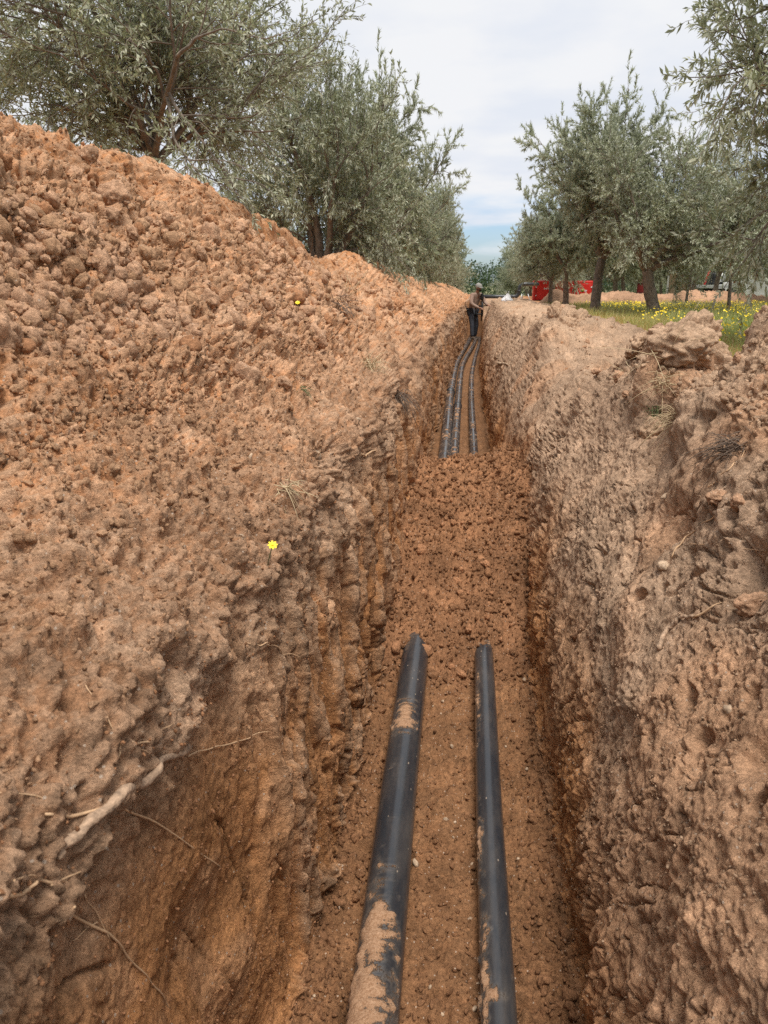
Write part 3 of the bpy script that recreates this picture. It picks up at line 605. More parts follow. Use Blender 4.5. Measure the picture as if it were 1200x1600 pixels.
# ------------------------------------------------------------------ pipes
def pipe_mat():
    m, n, l, b = mat_new('black_pe_pipe')
    t = n.new('ShaderNodeTexCoord'); a = n.new('ShaderNodeAttribute'); a.attribute_name = 'dirt_sheen'
    x = n.new('ShaderNodeTexNoise'); x.inputs['Scale'].default_value = 150; x.inputs['Detail'].default_value = 8; x.inputs['Roughness'].default_value = .75; l.new(t.outputs['Object'], x.inputs['Vector'])
    y = n.new('ShaderNodeTexNoise'); y.inputs['Scale'].default_value = 11; y.inputs['Detail'].default_value = 6; y.inputs['Roughness'].default_value = .7
    mp = n.new('ShaderNodeMapping'); mp.inputs['Scale'].default_value = (1, .25, 1); l.new(t.outputs['Object'], mp.inputs[0]); l.new(mp.outputs[0], y.inputs['Vector'])
    s = math_node(n, l, 'ADD', a.outputs['Fac'], math_node(n, l, 'MULTIPLY', math_node(n, l, 'SUBTRACT', x.outputs['Fac'], .5), 2.2))
    r = n.new('ShaderNodeMapRange'); r.inputs[1].default_value = .40; r.inputs[2].default_value = .60; l.new(s, r.inputs[0])
    # thin film of dust and fine scratches
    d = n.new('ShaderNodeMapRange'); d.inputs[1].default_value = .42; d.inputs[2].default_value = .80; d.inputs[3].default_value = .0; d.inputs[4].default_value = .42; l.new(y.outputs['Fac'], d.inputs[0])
    v = n.new('ShaderNodeTexVoronoi'); v.inputs['Scale'].default_value = 55; mq = n.new('ShaderNodeMapping'); mq.inputs['Scale'].default_value = (1, .45, 1); l.new(t.outputs['Object'], mq.inputs[0]); l.new(mq.outputs[0], v.inputs['Vector'])
    sv = n.new('ShaderNodeSeparateColor'); l.new(v.outputs['Color'], sv.inputs[0]); sp = math_node(n, l, 'MULTIPLY', math_node(n, l, 'LESS_THAN', v.outputs['Distance'], math_node(n, l, 'MULTIPLY', sv.outputs[1], .16)), math_node(n, l, 'GREATER_THAN', sv.outputs[0], .6))
    c1 = n.new('ShaderNodeMixRGB'); c1.inputs[1].default_value = (.027, .029, .034, 1); c1.inputs[2].default_value = (.17, .14, .115, 1); l.new(math_node(n, l, 'ADD', d.outputs[0], math_node(n, l, 'MULTIPLY', a.outputs['Fac'], 1.1), True), c1.inputs[0])  # attribute brings in dirt patches and the painted sheen of the far pipes
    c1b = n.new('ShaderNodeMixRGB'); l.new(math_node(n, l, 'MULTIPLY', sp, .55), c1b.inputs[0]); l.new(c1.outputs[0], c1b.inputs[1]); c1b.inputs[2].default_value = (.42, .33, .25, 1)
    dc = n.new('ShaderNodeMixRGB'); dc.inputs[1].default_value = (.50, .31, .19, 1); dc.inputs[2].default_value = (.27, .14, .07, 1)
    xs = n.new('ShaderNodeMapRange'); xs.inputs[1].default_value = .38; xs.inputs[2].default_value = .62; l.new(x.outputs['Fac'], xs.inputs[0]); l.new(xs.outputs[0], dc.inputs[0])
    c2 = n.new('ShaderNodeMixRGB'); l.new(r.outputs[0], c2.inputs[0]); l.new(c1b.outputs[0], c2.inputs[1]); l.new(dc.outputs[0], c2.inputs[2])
    l.new(c2.outputs[0], b.inputs['Base Color'])
    ro = n.new('ShaderNodeMapRange'); ro.inputs[3].default_value = .22; ro.inputs[4].default_value = .95; l.new(r.outputs[0], ro.inputs[0])
    rr = math_node(n, l, 'ADD', ro.outputs[0], math_node(n, l, 'MULTIPLY', d.outputs[0], .5), True); l.new(rr, b.inputs['Roughness'])
    hh = math_node(n, l, 'MULTIPLY', math_node(n, l, 'ADD', r.outputs[0], math_node(n, l, 'MULTIPLY', x.outputs['Fac'], r.outputs[0])), 1.0)
    bm = n.new('ShaderNodeBump'); bm.inputs['Distance'].default_value = .006; bm.inputs['Strength'].default_value = .8; l.new(hh, bm.inputs['Height']); l.new(bm.outputs[0], b.inputs['Normal'])
    return m
M_PIPE = pipe_mat()
def smooth_path(pts, step):
    P = np.array(pts, float); s = np.arange(len(P)); y = np.concatenate([rows(P[0, 1], .9, lambda y: .04) if P[0, 1] < .9 else [], rows(.9 if P[0, 1] < .9 else P[0, 1], 4.0, lambda y: step) if P[0, 1] < 4 else [], rows(max(4.0, P[0, 1]), P[-1, 1], lambda y: .07)])
    y = np.unique(np.round(y[(y <= P[-1, 1]) & (y >= P[0, 1])], 4)); y = y[np.concatenate([[True], np.diff(y) > .003])]
    x = np.interp(y, P[:, 1], P[:, 0]); z = np.interp(y, P[:, 1], P[:, 2])
    k = np.exp(-((y[:, None] - y[None]) / (.05 + .36 * y[:, None] / 4)) ** 2) if len(y) < 1500 else None
    k /= k.sum(1)[:, None]; return np.stack([k @ x, y, k @ z], -1)
def pipe(name, pts, rad, dirt_sheen, label, seg=56):
    P = smooth_path(pts, .0075); T = np.gradient(P, axis=0); T /= np.linalg.norm(T, axis=1)[:, None]
    A = np.cross(T, [0, 0, 1.0]); A /= np.linalg.norm(A, axis=1)[:, None]; B = np.cross(A, T)
    th = np.linspace(0, 2 * np.pi, seg, endpoint=False)
    D = np.zeros((len(P), seg)) + .20 * sstep(6.5, 7.5, P[:, 1])[:, None] * np.clip(np.sin(th), 0, 1)[None]  # far stretch: sky sheen painted as a paler upper side
    for (yc, ly, tc_, lt, am) in dirt_sheen:
        D += am * np.exp(-((P[:, 1, None] - yc) / ly) ** 2 - ((((th[None] - tc_) + np.pi) % (2 * np.pi) - np.pi) / lt) ** 2)
    q = np.stack([P[:, None, 0] + 0 * th, P[:, None, 1] + 0 * th, P[:, None, 2] + np.sin(th)[None] * .1], -1).reshape(-1, 3) + np.array([1, 0, 0])
    nz = fbm(q * np.array([1, 1, 1]), 22, 4, 5, .65).reshape(D.shape); bigD = fbm(q, 3, 2, 15).reshape(D.shape)
    low = np.exp(-((th[None] + np.pi / 2) / 1.0) ** 2) * .3
    D = np.clip(D * .80 + .70 * nz * (D > .03) + .22 * sstep(.2, .7, nz) * sstep(.0, .6, bigD), 0, 1)
    nf = fbm(q, 60, 3, 25).reshape(D.shape); D = np.clip(D + .40 * nf * (D > .12), 0, 1)
    off = rad + sstep(.5, .8, D) * (.003 + .004 * np.abs(nz) + .004 * np.clip(nf, 0, 1))
    V = P[:, None] + off[..., None] * (np.cos(th)[None, :, None] * A[:, None] + np.sin(th)[None, :, None] * B[:, None])
    m_, n_ = len(P), seg; i = np.arange(m_ - 1)[:, None] * n_; j = np.arange(n_)[None]; k = (j + 1) % n_
    F = np.stack([i + j, i + n_ + j, i + n_ + k, i + k], -1).reshape(-1, 4)
    o = mesh_np(name, V.reshape(-1, 3), F[:, ::-1], M_PIPE, True, None, {'dirt_sheen': ('FLOAT', D.ravel())})
    return tag(o, label, 'pipe', 'black pipes laid along the trench floor')
UP = math.pi / 2
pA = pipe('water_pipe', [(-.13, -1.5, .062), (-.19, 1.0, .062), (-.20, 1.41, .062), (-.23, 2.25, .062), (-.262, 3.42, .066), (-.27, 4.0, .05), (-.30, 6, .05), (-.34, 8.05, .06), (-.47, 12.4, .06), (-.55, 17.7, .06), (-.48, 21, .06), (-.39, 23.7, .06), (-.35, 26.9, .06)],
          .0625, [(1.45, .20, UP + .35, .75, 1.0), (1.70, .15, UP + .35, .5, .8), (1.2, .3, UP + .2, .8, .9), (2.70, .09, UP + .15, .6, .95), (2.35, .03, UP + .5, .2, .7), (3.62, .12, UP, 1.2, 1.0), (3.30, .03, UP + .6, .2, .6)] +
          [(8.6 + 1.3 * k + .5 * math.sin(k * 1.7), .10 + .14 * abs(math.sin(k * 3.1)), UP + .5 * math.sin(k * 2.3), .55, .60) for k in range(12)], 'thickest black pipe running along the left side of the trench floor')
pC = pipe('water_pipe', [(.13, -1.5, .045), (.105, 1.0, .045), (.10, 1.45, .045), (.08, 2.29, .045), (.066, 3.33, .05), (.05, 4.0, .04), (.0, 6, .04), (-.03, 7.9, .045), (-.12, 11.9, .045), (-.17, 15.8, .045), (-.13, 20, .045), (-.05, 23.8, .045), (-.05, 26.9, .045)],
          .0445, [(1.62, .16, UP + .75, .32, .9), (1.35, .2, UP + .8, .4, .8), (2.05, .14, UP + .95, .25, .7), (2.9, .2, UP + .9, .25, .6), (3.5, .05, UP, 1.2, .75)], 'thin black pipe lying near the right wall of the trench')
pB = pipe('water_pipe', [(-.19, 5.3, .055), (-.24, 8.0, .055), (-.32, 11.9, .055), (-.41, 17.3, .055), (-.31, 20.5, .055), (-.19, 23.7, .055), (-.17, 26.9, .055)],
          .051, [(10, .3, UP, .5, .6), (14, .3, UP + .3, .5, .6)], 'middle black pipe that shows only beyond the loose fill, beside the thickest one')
M_BLACK = simple('black_plastic', (.02, .021, .024), .4, noise=.3, nscale=8)
def ring(name, P, y, r, w, parent):
    x = np.interp(y, [q[1] for q in P], [q[0] for q in P]); return tube(name, [(x, y, P[0][2]), (x - .002, y + w, P[0][2])], r, M_BLACK, parent, 32)
ring('coupling', [(-.47, 12.4, .06), (-.55, 17.7, .06)], 12.6, .078, .16, pA)
ring('coupling', [(-.24, 8.0, .055), (-.32, 11.9, .055)], 11.2, .062, .10, pB)

# ------------------------------------------------------------------ roots and dry stems on the banks
def surf_path(pts2, lift, n=18, seed=0):
    g = random.Random(seed); P = np.array(pts2, float); t = np.linspace(0, len(P) - 1, n); out_ = []; k = np.arange(len(P))
    for q in np.stack([np.interp(t, k, P[:, j]) for j in range(3)], -1):
        j = .0018 * q[1]; h_ = at(q + np.array([g.uniform(-j, j) for _ in range(3)])); out_.append(h_[0] + h_[1] * lift)
    out_ = np.array(out_)
    for k in range(1, len(out_)):                                # bridge hollows
        d = out_[k] - out_[k - 1]; m = np.linalg.norm(d)
        if m > .12: out_[k] = out_[k - 1] + d * .12 / m
    for _ in range(2): out_[1:-1] = .25 * out_[:-2] + .5 * out_[1:-1] + .25 * out_[2:]
    return out_
def root(main, r0, r1, label, branches=(), mat=None, seed=0):
    mat = mat or M_ROOT2; lift = max(.0035, r0 * 1.0); pts = surf_path(main, lift, 34, seed); nn_ = np.arange(len(pts))[:, None] * np.array([[1.0, 0, 0]]) + seed
    rad = np.linspace(r0, r1, len(pts)) * (1 + .25 * vnoise(nn_, .37, 3) + .12 * vnoise(nn_, 1.1, 5)); rad[0] *= .6; rad[-1] *= .5
    e = empty('root', tuple(pts[0]), label, 'root', 'roots sticking out of the trench walls')
    tube('root_stem', loc_pts(e, pts), rad, mat, e, 8)
    for k, br in enumerate(branches):
        bp = surf_path(br, lift * .7, 12, seed + k + 1); tube('rootlet', loc_pts(e, bp), np.linspace(max(.0011, r0 * .5), .0007, len(bp)), M_ROOT2, e, 5)
ROOTS = [
    ([(-0.474, 0.703, 1.102), (-0.468, 0.731, 1.115), (-0.456, 0.767, 1.116), (-0.434, 0.813, 1.125), (-0.467, 0.918, 1.057), (-0.449, 0.945, 1.074), (-0.487, 1.127, 0.976)], .0080, .0060, 'thick greyish root slanting across the lower left trench wall', (), M_ROOT),
    ([(-0.481, 0.705, 1.167), (-0.472, 0.752, 1.123), (-0.445, 0.791, 1.121), (-0.481, 0.951, 0.972), (-0.475, 1.067, 0.827), (-0.479, 1.231, 0.632)], .0024, .0012, 'thin pale root crossing over the thick root and running down right', ([(-0.472, 0.752, 1.123), (-0.492, 0.715, 1.183), (-0.504, 0.668, 1.218)],), None),
    ([(-0.482, 1.118, 0.965), (-0.479, 1.259, 0.895), (-0.458, 1.37, 0.84), (-0.437, 1.475, 0.796)], .0019, .0011, 'straight thin root running right from the end of the thick root', (), None),
    ([(-0.459, 0.83, 1.146), (-0.452, 0.842, 1.168), (-0.461, 0.924, 1.121), (-0.466, 1.032, 1.082)], .0018, .001, 'small forked pale root above the thick root', ([(-0.452, 0.843, 1.17), (-0.461, 0.826, 1.219), (-0.501, 0.852, 1.248)], [(-0.441, 0.849, 1.167), (-0.458, 0.94, 1.085)]), None),
    ([(-0.445, 0.566, 1.184), (-0.47, 0.63, 1.12), (-0.467, 0.654, 1.115), (-0.467, 0.708, 1.07)], .0030, .0014, 'branching pale root at the left edge of the lower wall', ([(-0.459, 0.605, 1.163), (-0.469, 0.658, 1.121)], [(-0.466, 0.677, 1.094), (-0.464, 0.738, 1.057), (-0.493, 0.812, 0.999)]), None),
    ([(-0.451, 0.688, 1.049), (-0.485, 0.806, 0.896), (-0.481, 0.863, 0.775), (-0.48, 0.958, 0.584)], .0021, .001, 'long pale root hanging towards the foot of the left wall', ([(-0.491, 0.774, 0.984), (-0.492, 0.8, 0.933), (-0.481, 0.804, 0.883)], [(-0.49, 0.794, 0.923), (-0.502, 0.751, 0.933)]), None),
    ([(-0.475, 1.458, 1.016), (-0.449, 1.537, 0.978), (-0.418, 1.703, 0.861)], .0019, .001, 'short pale root on the left wall below the yellow flower', (), None),
    ([(-0.444, 1.797, 0.974), (-0.432, 1.851, 0.94), (-0.448, 2.09, 0.858), (-0.435, 2.219, 0.811)], .0019, .001, 'curled thin root on the left wall right of the flower', (), None),
    ([(-0.417, 2.275, 1.009), (-0.406, 2.362, 0.956), (-0.437, 2.785, 0.779)], .0022, .001, 'short bare rootlet beside the edge of the cut left wall', (), None),
    ([(-0.47, 3.02, 1.089), (-0.43, 3.27, 1.056), (-0.472, 4.681, 0.797)], .0042, .002, 'pale twig lying across the left wall near its top', (), None),
    ([(0.474, 1.852, 0.859), (0.503, 1.895, 0.899), (0.523, 1.881, 0.938), (0.547, 1.829, 0.968)], .0068, .0045, 'bent tan root poking out half way up the right wall', ([(0.547, 1.829, 0.968), (0.582, 1.801, 1.014), (0.616, 1.8, 1.033)],), M_ROOT),
    ([(0.559, 2.156, 1.009), (0.602, 2.179, 1.064), (0.631, 2.069, 1.16), (0.66, 1.952, 1.23)], .0030, .0012, 'long thin root rising to the right edge on the right wall', ([(0.59, 2.127, 1.058), (0.62, 1.926, 1.119), (0.697, 1.849, 1.137)],), None),
    ([(0.66, 2.236, 1.194), (0.691, 2.177, 1.259), (0.747, 2.24, 1.302)], .0022, .001, 'short dry root hanging under the grass mat on the right bank', (), None),
    ([(0.234, 10.674, 0.731), (0.326, 8.952, 0.876)], .016, .008, 'pale stick stuck in the far right trench wall', (), M_STONE),
]
for k, (mn, a, b_, lb, br, mt) in enumerate(ROOTS): root(mn, a, b_, lb, br, mt, k * 7)

def tuft(place, size, count, label, mat=None, seed=0, droop=.5):
    g = random.Random(seed); h_ = at(place)
    c, nr = h_; e = empty('grass_tuft', tuple(c), label, 'grass tuft', 'grass tufts on the banks'); L_ = []; dist = c.length
    for k in range(count):
        d = (nr + Vector((g.gauss(0, .7), g.gauss(0, .7), g.gauss(.1, .7)))).normalized(); ln = size * g.uniform(.5, 1.2)
        b0 = Vector((g.gauss(0, size * .2), g.gauss(0, size * .2), g.gauss(0, size * .15))); pts = []
        for s in np.linspace(0, 1, 5): pts.append(tuple(b0 + d * ln * s + Vector((0, 0, -droop * ln * s * s))))
        L_.append((pts, np.linspace(.0010, .0004, 5) * (1 + .22 * dist)))
    o = tubes('blades', L_, mat or M_STRAW, e, 3); tag(o, kind='stuff')
M_GREEN = simple('weed_green', (.10, .125, .045), .7, noise=.3, nscale=40)
M_DARKROOT = simple('root_hair', (.16, .115, .085), .9, noise=.3, nscale=40)
tuft((-0.485, 1.868, 1.256), .07, 26, 'dry tuft hanging from the left bank above the yellow flower', M_STRAW, 1)
tuft((-0.669, 4.657, 1.27), .15, 90, 'matted grey dry grass clump on the left lip, half way to the fill', M_STRAW, 2)
tuft((-0.509, 4.871, 1.07), .14, 90, 'dark root mat below the dry grass on the left lip', M_DARKROOT, 3, .9)
tuft((-0.674, 2.889, 1.365), .06, 18, 'small olive-green weed in a hollow of the left bank', M_GREEN, 4)
tuft((-0.933, 5.132, 1.61), .16, 60, 'dark dry tuft among clods high on the left bank', M_DARKROOT, 5, .3)
tuft((-1.001, 5.966, 1.657), .18, 14, 'few pale straws standing above the dark tuft', M_STRAW, 6, -.3)
tuft((0.755, 3.431, 1.235), .06, 34, 'small green weed in the hollow of the right bank', M_GREEN, 7)
tuft((0.764, 3.126, 1.245), .13, 50, 'straw tuft beside the green weed on the right bank', M_STRAW, 8, .6)
tuft((0.741, 4.075, 1.298), .17, 12, 'pale upright straws on the big lump of the right bank', M_STRAW, 9, -.2)
tuft((0.739, 2.298, 1.299), .10, 110, 'tangled dry grass mat near the right edge of the right bank', M_DARKROOT, 10, .4)
tuft((0.796, 3.423, 1.346), .12, 45, 'straw fringe left of the tangled mat on the right bank', M_STRAW, 11, .5)
tuft((0.775, 3.495, 1.446), .3, 7, 'two or three long straws sticking up from the right bank', M_STRAW, 12, .2)

# yellow flowers growing on the banks
M_YEL = simple('petal_yellow', (.85, .62, .01), .55)
def flower(place, r, label, stem):
    h_ = at(place)
    if not h_: return
    c, nr = h_; e = empty('yellow_flower', tuple(c), label, 'flower')
    top = nr * stem + Vector((0, 0, stem * .8)); f = (nr * .5 + Vector((.1, -.9, .8))).normalized(); q = f.to_track_quat('Z', 'Y').to_matrix()
    tube('flower_stem', [(0, 0, -.01), tuple(top * .5 + Vector((0, .004, 0))), tuple(top)], .0012, M_GREEN, e, 5)
    for k in range(8):
        a = k * math.pi / 4; R = q @ Matrix.Rotation(a, 3, 'Z')
        v = [(0, -.12, 0), (.5, -.25, .16), (.95, -.20, .24), (1.08, 0, .24), (.95, .20, .24), (.5, .25, .16), (0, .12, 0)]
        poly('petal', [tuple(R @ (Vector(w_) * r) + top) for w_ in v], [(0, 1, 5, 6), (1, 2, 3, 4, 5)], M_YEL, e, smooth=True)
    V, F_ = tube_vf([(0, 0, 0), (0, 0, .3 * r)], [.28 * r, .2 * r], 8); poly('flower_centre', [tuple(q @ Vector(w_) + top) for w_ in V], F_, simple('flower_disc', (.80, .52, .01), .7), e)
flower((-0.453, 1.56, 1.158), .0105, 'single yellow daisy growing in a hollow of the near left bank', .03)
flower((-0.979, 4.193, 1.608), .013, 'small yellow flower between clods high on the left bank', .03)

# ------------------------------------------------------------------ olive trees
def tree_meshes(name, seed, H, R, leaf, nleaf, nl=(6, 9, 8, 7), trunk_h=.9, trunk_r=.11, lean=(0, 0), low=.15, tri=False):
    g = np.random.default_rng(seed); V, F, off = [], [], 0
    tubesV, tubesF = [], []
    def add_tubes(P, rad, n):
        """P (b, m, 3), rad (b, m): many tubes at once"""
        nonlocal off
        b, m, _ = P.shape; T = np.gradient(P, axis=1); T /= np.linalg.norm(T, axis=2)[..., None] + 1e-9
        A = np.cross(T, np.array([.31, .17, .93])); A /= np.linalg.norm(A, axis=2)[..., None] + 1e-9; B = np.cross(T, A)
        th = np.linspace(0, 2 * np.pi, n, endpoint=False)
        W = P[:, :, None] + rad[:, :, None, None] * (np.cos(th)[:, None] * A[:, :, None] + np.sin(th)[:, None] * B[:, :, None])
        base = off + np.arange(b)[:, None, None] * m * n + np.arange(m - 1)[None, :, None] * n; j = np.arange(n)[None, None]; k = (j + 1) % n
        tubesF.append(np.stack([base + j, base + k, base + n + k, base + n + j], -1).reshape(-1, 4)); tubesV.append(W.reshape(-1, 3)); off += b * m * n
    # trunk
    m = 9; s = np.linspace(0, 1, m); tp = np.stack([lean[0] * s ** 1.5 + .03 * np.sin(s * 5 + seed), lean[1] * s + .03 * np.cos(s * 4 + seed), trunk_h * s - .06], -1)
    tr = trunk_r * (1.0 + .55 * np.exp(-s * 7) - .18 * s) * (1 + .06 * np.sin(s * 17))
    trunkV, trunkF = tube_vf(tp, tr, 14)
    trunkV = np.array(trunkV); trunkV += (vnoise(trunkV, (14, 14, 3), seed) * trunk_r * .22)[:, None] * (trunkV - np.array([0, 0, 0])) * np.array([1, 1, 0]) / (np.linalg.norm(trunkV[:, :2], axis=1)[:, None] + .05)
    fork = tp[-1]
    # limbs
    def grow(start, dirn, length, m, wob, up):
        b = len(start); P = np.zeros((b, m, 3)); P[:, 0] = start; d = dirn.copy(); st = length[:, None] / (m - 1)
        for k in range(1, m):
            d = d + g.normal(0, wob, (b, 3)) + np.array([0, 0, 1]) * up; d /= np.linalg.norm(d, axis=1)[:, None]; P[:, k] = P[:, k - 1] + d * st
        return P
    n1 = nl[0]; az = np.arange(n1) * 2 * np.pi / (n1 - 1) + g.uniform(-.3, .3, n1) + seed; el = g.uniform(.45, .95, n1); el[0] = 1.45
    D = np.stack([np.cos(az) * np.cos(el), np.sin(az) * np.cos(el), np.sin(el)], -1); vert = H - trunk_h
    ln = np.minimum(vert * .80 / (np.sin(el) + .15), R * .86 / (np.cos(el) + .05)) * g.uniform(.85, 1.05, n1)
    P1 = grow(np.repeat(fork[None], n1, 0) - np.array([0, 0, .06]), D, ln, 9, .13, .04)
    add_tubes(P1, np.linspace(trunk_r * .62, .014, 9)[None] * np.ones((n1, 1)), 8)
    def children(P, n, lo, l0, l1, spread, m, wob, up, rad0, rad1, sides, keep=1.0):
        b, mm, _ = P.shape; t = np.sort(g.uniform(lo, 1, (b, n)), axis=1); t[:, -1] = 1.0
        f = t * (mm - 1); i = np.clip(np.floor(f).astype(int), 0, mm - 2); w = (f - i)[..., None]; bi = np.arange(b)[:, None]
        S = P[bi, i] * (1 - w) + P[bi, i + 1] * w; T = P[bi, i + 1] - P[bi, i]; T /= np.linalg.norm(T, axis=2)[..., None]
        q = g.normal(0, 1, S.shape); q -= (q * T).sum(-1, keepdims=True) * T; q /= np.linalg.norm(q, axis=2)[..., None]
        a = g.uniform(spread * .55, spread * 1.15, (b, n, 1)); a[:, -1] *= .25
        d = T * np.cos(a) + q * np.sin(a); S, d = S.reshape(-1, 3), d.reshape(-1, 3)
        k = g.random(len(S)) < keep; S, d = S[k], d[k]
        length = g.uniform(l0, l1, len(S)); Q = grow(S, d, length, m, wob, up)
        if sides: add_tubes(Q, np.linspace(rad0, rad1, m)[None] * np.ones((len(S), 1)), sides)
        return Q
    P2 = children(P1, nl[1], low, R * .38, R * .62, 1.0, 7, .16, .03, .016, .006, 5)
    P3 = children(P2, nl[2], .2, R * .20, R * .36, .95, 5, .16, .00, .006, .003, 4, .88)
    P4 = children(P3, nl[3], .12, R * .10, R * .22, .85, 4, .12, -.02, .0028, .0012, 0 if tri else 3, .92)
    # leaves in pairs along the twigs
    b, mm, _ = P4.shape; per = max(2, int(nleaf / b)); t = g.uniform(.0, 1.02, (b, per)); f = np.clip(t, 0, .999) * (mm - 1); i = f.astype(int); w = (f - i)[..., None]; bi = np.arange(b)[:, None]
    S = P4[bi, i] * (1 - w) + P4[bi, i + 1] * w; T = P4[bi, i + 1] - P4[bi, i]; T /= np.linalg.norm(T, axis=2)[..., None]
    q = g.normal(0, 1, S.shape); q -= (q * T).sum(-1, keepdims=True) * T; q /= np.linalg.norm(q, axis=2)[..., None]
    a = g.uniform(.35, 1.1, (b, per, 1)); d = T * np.cos(a) + q * np.sin(a); d[..., 2] += g.normal(.0, .2, (b, per)); S, d = S.reshape(-1, 3), d.reshape(-1, 3)
    d /= np.linalg.norm(d, axis=1)[:, None]; n_ = len(S)
    up = g.normal(0, .6, (n_, 3)) + np.array([0, 0, 1.0]); sd = np.cross(d, up); sd /= np.linalg.norm(sd, axis=1)[:, None] + 1e-9; nr = np.cross(sd, d)
    Ls = leaf * g.uniform(.65, 1.25, n_)[:, None]; Wd = Ls * .135 * g.uniform(.8, 1.3, (n_, 1))
    if tri: lv = np.stack([S - sd * Wd * .9, S + sd * Wd * .9, S + d * Ls], 1).reshape(-1, 3); lf = np.arange(n_ * 3).reshape(-1, 3)
    else: lv = np.stack([S, S + d * Ls * .48 - sd * Wd + nr * Wd * .3, S + d * Ls - nr * Ls * .08, S + d * Ls * .48 + sd * Wd + nr * Wd * .3], 1).reshape(-1, 3)
    k = np.arange(n_)[:, None] * 4
    if not tri: lf = np.concatenate([k + np.array([[0, 1, 2]]), k + np.array([[0, 2, 3]])], 1).reshape(-1, 3)
    clump = (vnoise(S, 1.6, seed) * .5 + .5) * .35; tint = np.repeat(np.clip(g.random(n_) * .7 + clump, 0, 1) * .98 + .02 * g.random(n_), 3 if tri else 4)
    lf_o = mesh_np(name + '_foliage', lv, lf, M_LEAF, False, None, {'tint': ('FLOAT', tint)}); br = mesh_np(name + '_branches', np.concatenate(tubesV), np.concatenate(tubesF), M_BARK)
    tk = poly(name + '_trunk', trunkV, trunkF, M_BARK, smooth=True)
    res = (tk.data, br.data, lf_o.data)
    for o in (lf_o, br, tk): bpy.data.objects.remove(o)
    return res
TR = {
    'A': tree_meshes('olive', 3, 5.1, 1.6, .054, 72000, (9, 10, 8, 7), 1.95, .050, (.03, 0), .06),
    'B': tree_meshes('olive', 8, 4.75, 1.8, .070, 70000, (8, 10, 8, 6), 1.1, .15, (-.25, .1)),
    'C': tree_meshes('olive', 15, 4.75, 1.7, .092, 92000, (7, 9, 7, 6), 1.25, .12, (.12, 0), .15, True),
    'D': tree_meshes('olive', 22, 4.75, 1.7, .095, 88000, (7, 9, 7, 6), 1.3, .10, (-.05, .1), .15, True),
}
def olive(kind, x, y, sc, rz, label, group, z=None, sz=None):
    e = empty('olive_tree', (x, y, float(field_z(x, y)) if z is None else z), label, 'tree', group, rz)
    w_ = sc * (1 if kind == 'A' else .86); e.scale = (w_, w_, sz or sc)
    for nm, me in zip(('trunk', 'branches', 'foliage'), TR[kind]):
        o = bpy.data.objects.new(nm, me); C.objects.link(o); o.parent = e
    return e
GL, GR = 'olive trees of the row left of the trench', 'olive trees of the row right of the trench'
rt = random.Random(5)
olive('A', -2.68, 6.7, .90, 3.3, 'nearest olive tree of the left row, open crown above the spoil crest', GL)
ordn = ['second', 'third', 'fourth', 'fifth', 'sixth', 'seventh', 'eighth', 'ninth', 'tenth', 'eleventh', 'twelfth', 'thirteenth']
for k, (x, y, s, kd, rz) in enumerate([(-2.25, 11.4, .93, 'B', 2.0), (-2.2, 15.0, .98, 'C', .7), (-2.3, 19.5, .92, 'D', 3.0), (-2.3, 24, .95, 'B', 4.0), (-2.35, 28.5, .92, 'C', 1.2), (-2.3, 33, .95, 'D', 5), (-2.4, 38, .98, 'B', .3), (-2.3, 43, 1, 'C', 2.2), (-2.4, 49, 1, 'D', 3.9), (-2.5, 56, 1, 'B', 1.9)]):
    olive(kd, x, y, s * (.94 if k == 0 else .95), rz, ordn[k] + ' olive tree of the left row, counted from the camera', GL, z=float(field_z(x, y)) - .30, sz=s * (1.13 if k == 0 else 1.06))
GL2 = 'small distant olive trees behind the left row'
for x, y, s, kd in [(-8.3, 15, .8, 'C'), (-8.6, 20, .85, 'D'), (-9, 26, .9, 'B'), (-10.5, 17.5, .8, 'D'), (-15, 23, .9, 'C'), (-13, 30, .9, 'D'), (-8.5, 33, .9, 'C'), (-15, 38, 1, 'B')]:
    olive(kd, x, y, s, rt.uniform(0, 6), 'olive tree of the rows further left, glimpsed through the gaps above the spoil crest', GL2)
olive('B', 3.85, 8.6, 1.28, 2.2, 'large olive tree at the right edge, its foliage hanging into the frame', GR, sz=1.42)
olive('B', 3.67, 17.8, 1.02, .3, 'olive tree with thick forked trunk standing in the yellow flowers', GR)
olive('C', 2.62, 19.3, 1.10, .5, 'tall olive tree with a short dark trunk left of the forked one', GR)
olive('D', 2.36, 23.6, .95, 2.6, 'olive tree with slanting trunk in front of the red machine', GR)
olive('C', 2.15, 26.0, .70, 4.1, 'olive tree with thin dark trunk at the left end of the heap', GR)
olive('A', 5.45, 18.7, .80, 1.0, 'thin-trunked olive tree right of the forked one, before the flatbed', GR)
olive('A', 5.9, 24.2, .78, 5.2, 'olive tree with slender trunk right behind the forked one', GR)
olive('A', 7.9, 22.5, .80, 4.2, 'olive tree with leaning trunk in front of the white van', GR)
for k, (x, y, s, kd) in enumerate([(2.7, 31, .86, 'B'), (2.7, 36, .86, 'C'), (2.7, 41, .86, 'D'), (2.8, 46.5, .9, 'B'), (2.8, 52, .9, 'C'), (2.4, 58, 1, 'D'), (2.6, 65, 1, 'B')]):
    olive(kd, x, y, s, rt.uniform(0, 6), 'olive tree of the right row beyond the pump, number ' + ordn[k].replace('second', 'two').replace('third', 'three').replace('fourth', 'four').replace('fifth', 'five').replace('sixth', 'six').replace('seventh', 'seven').replace('eighth', 'eight') + ' towards the gap', GR)
GR2 = 'distant olive trees behind the right row'
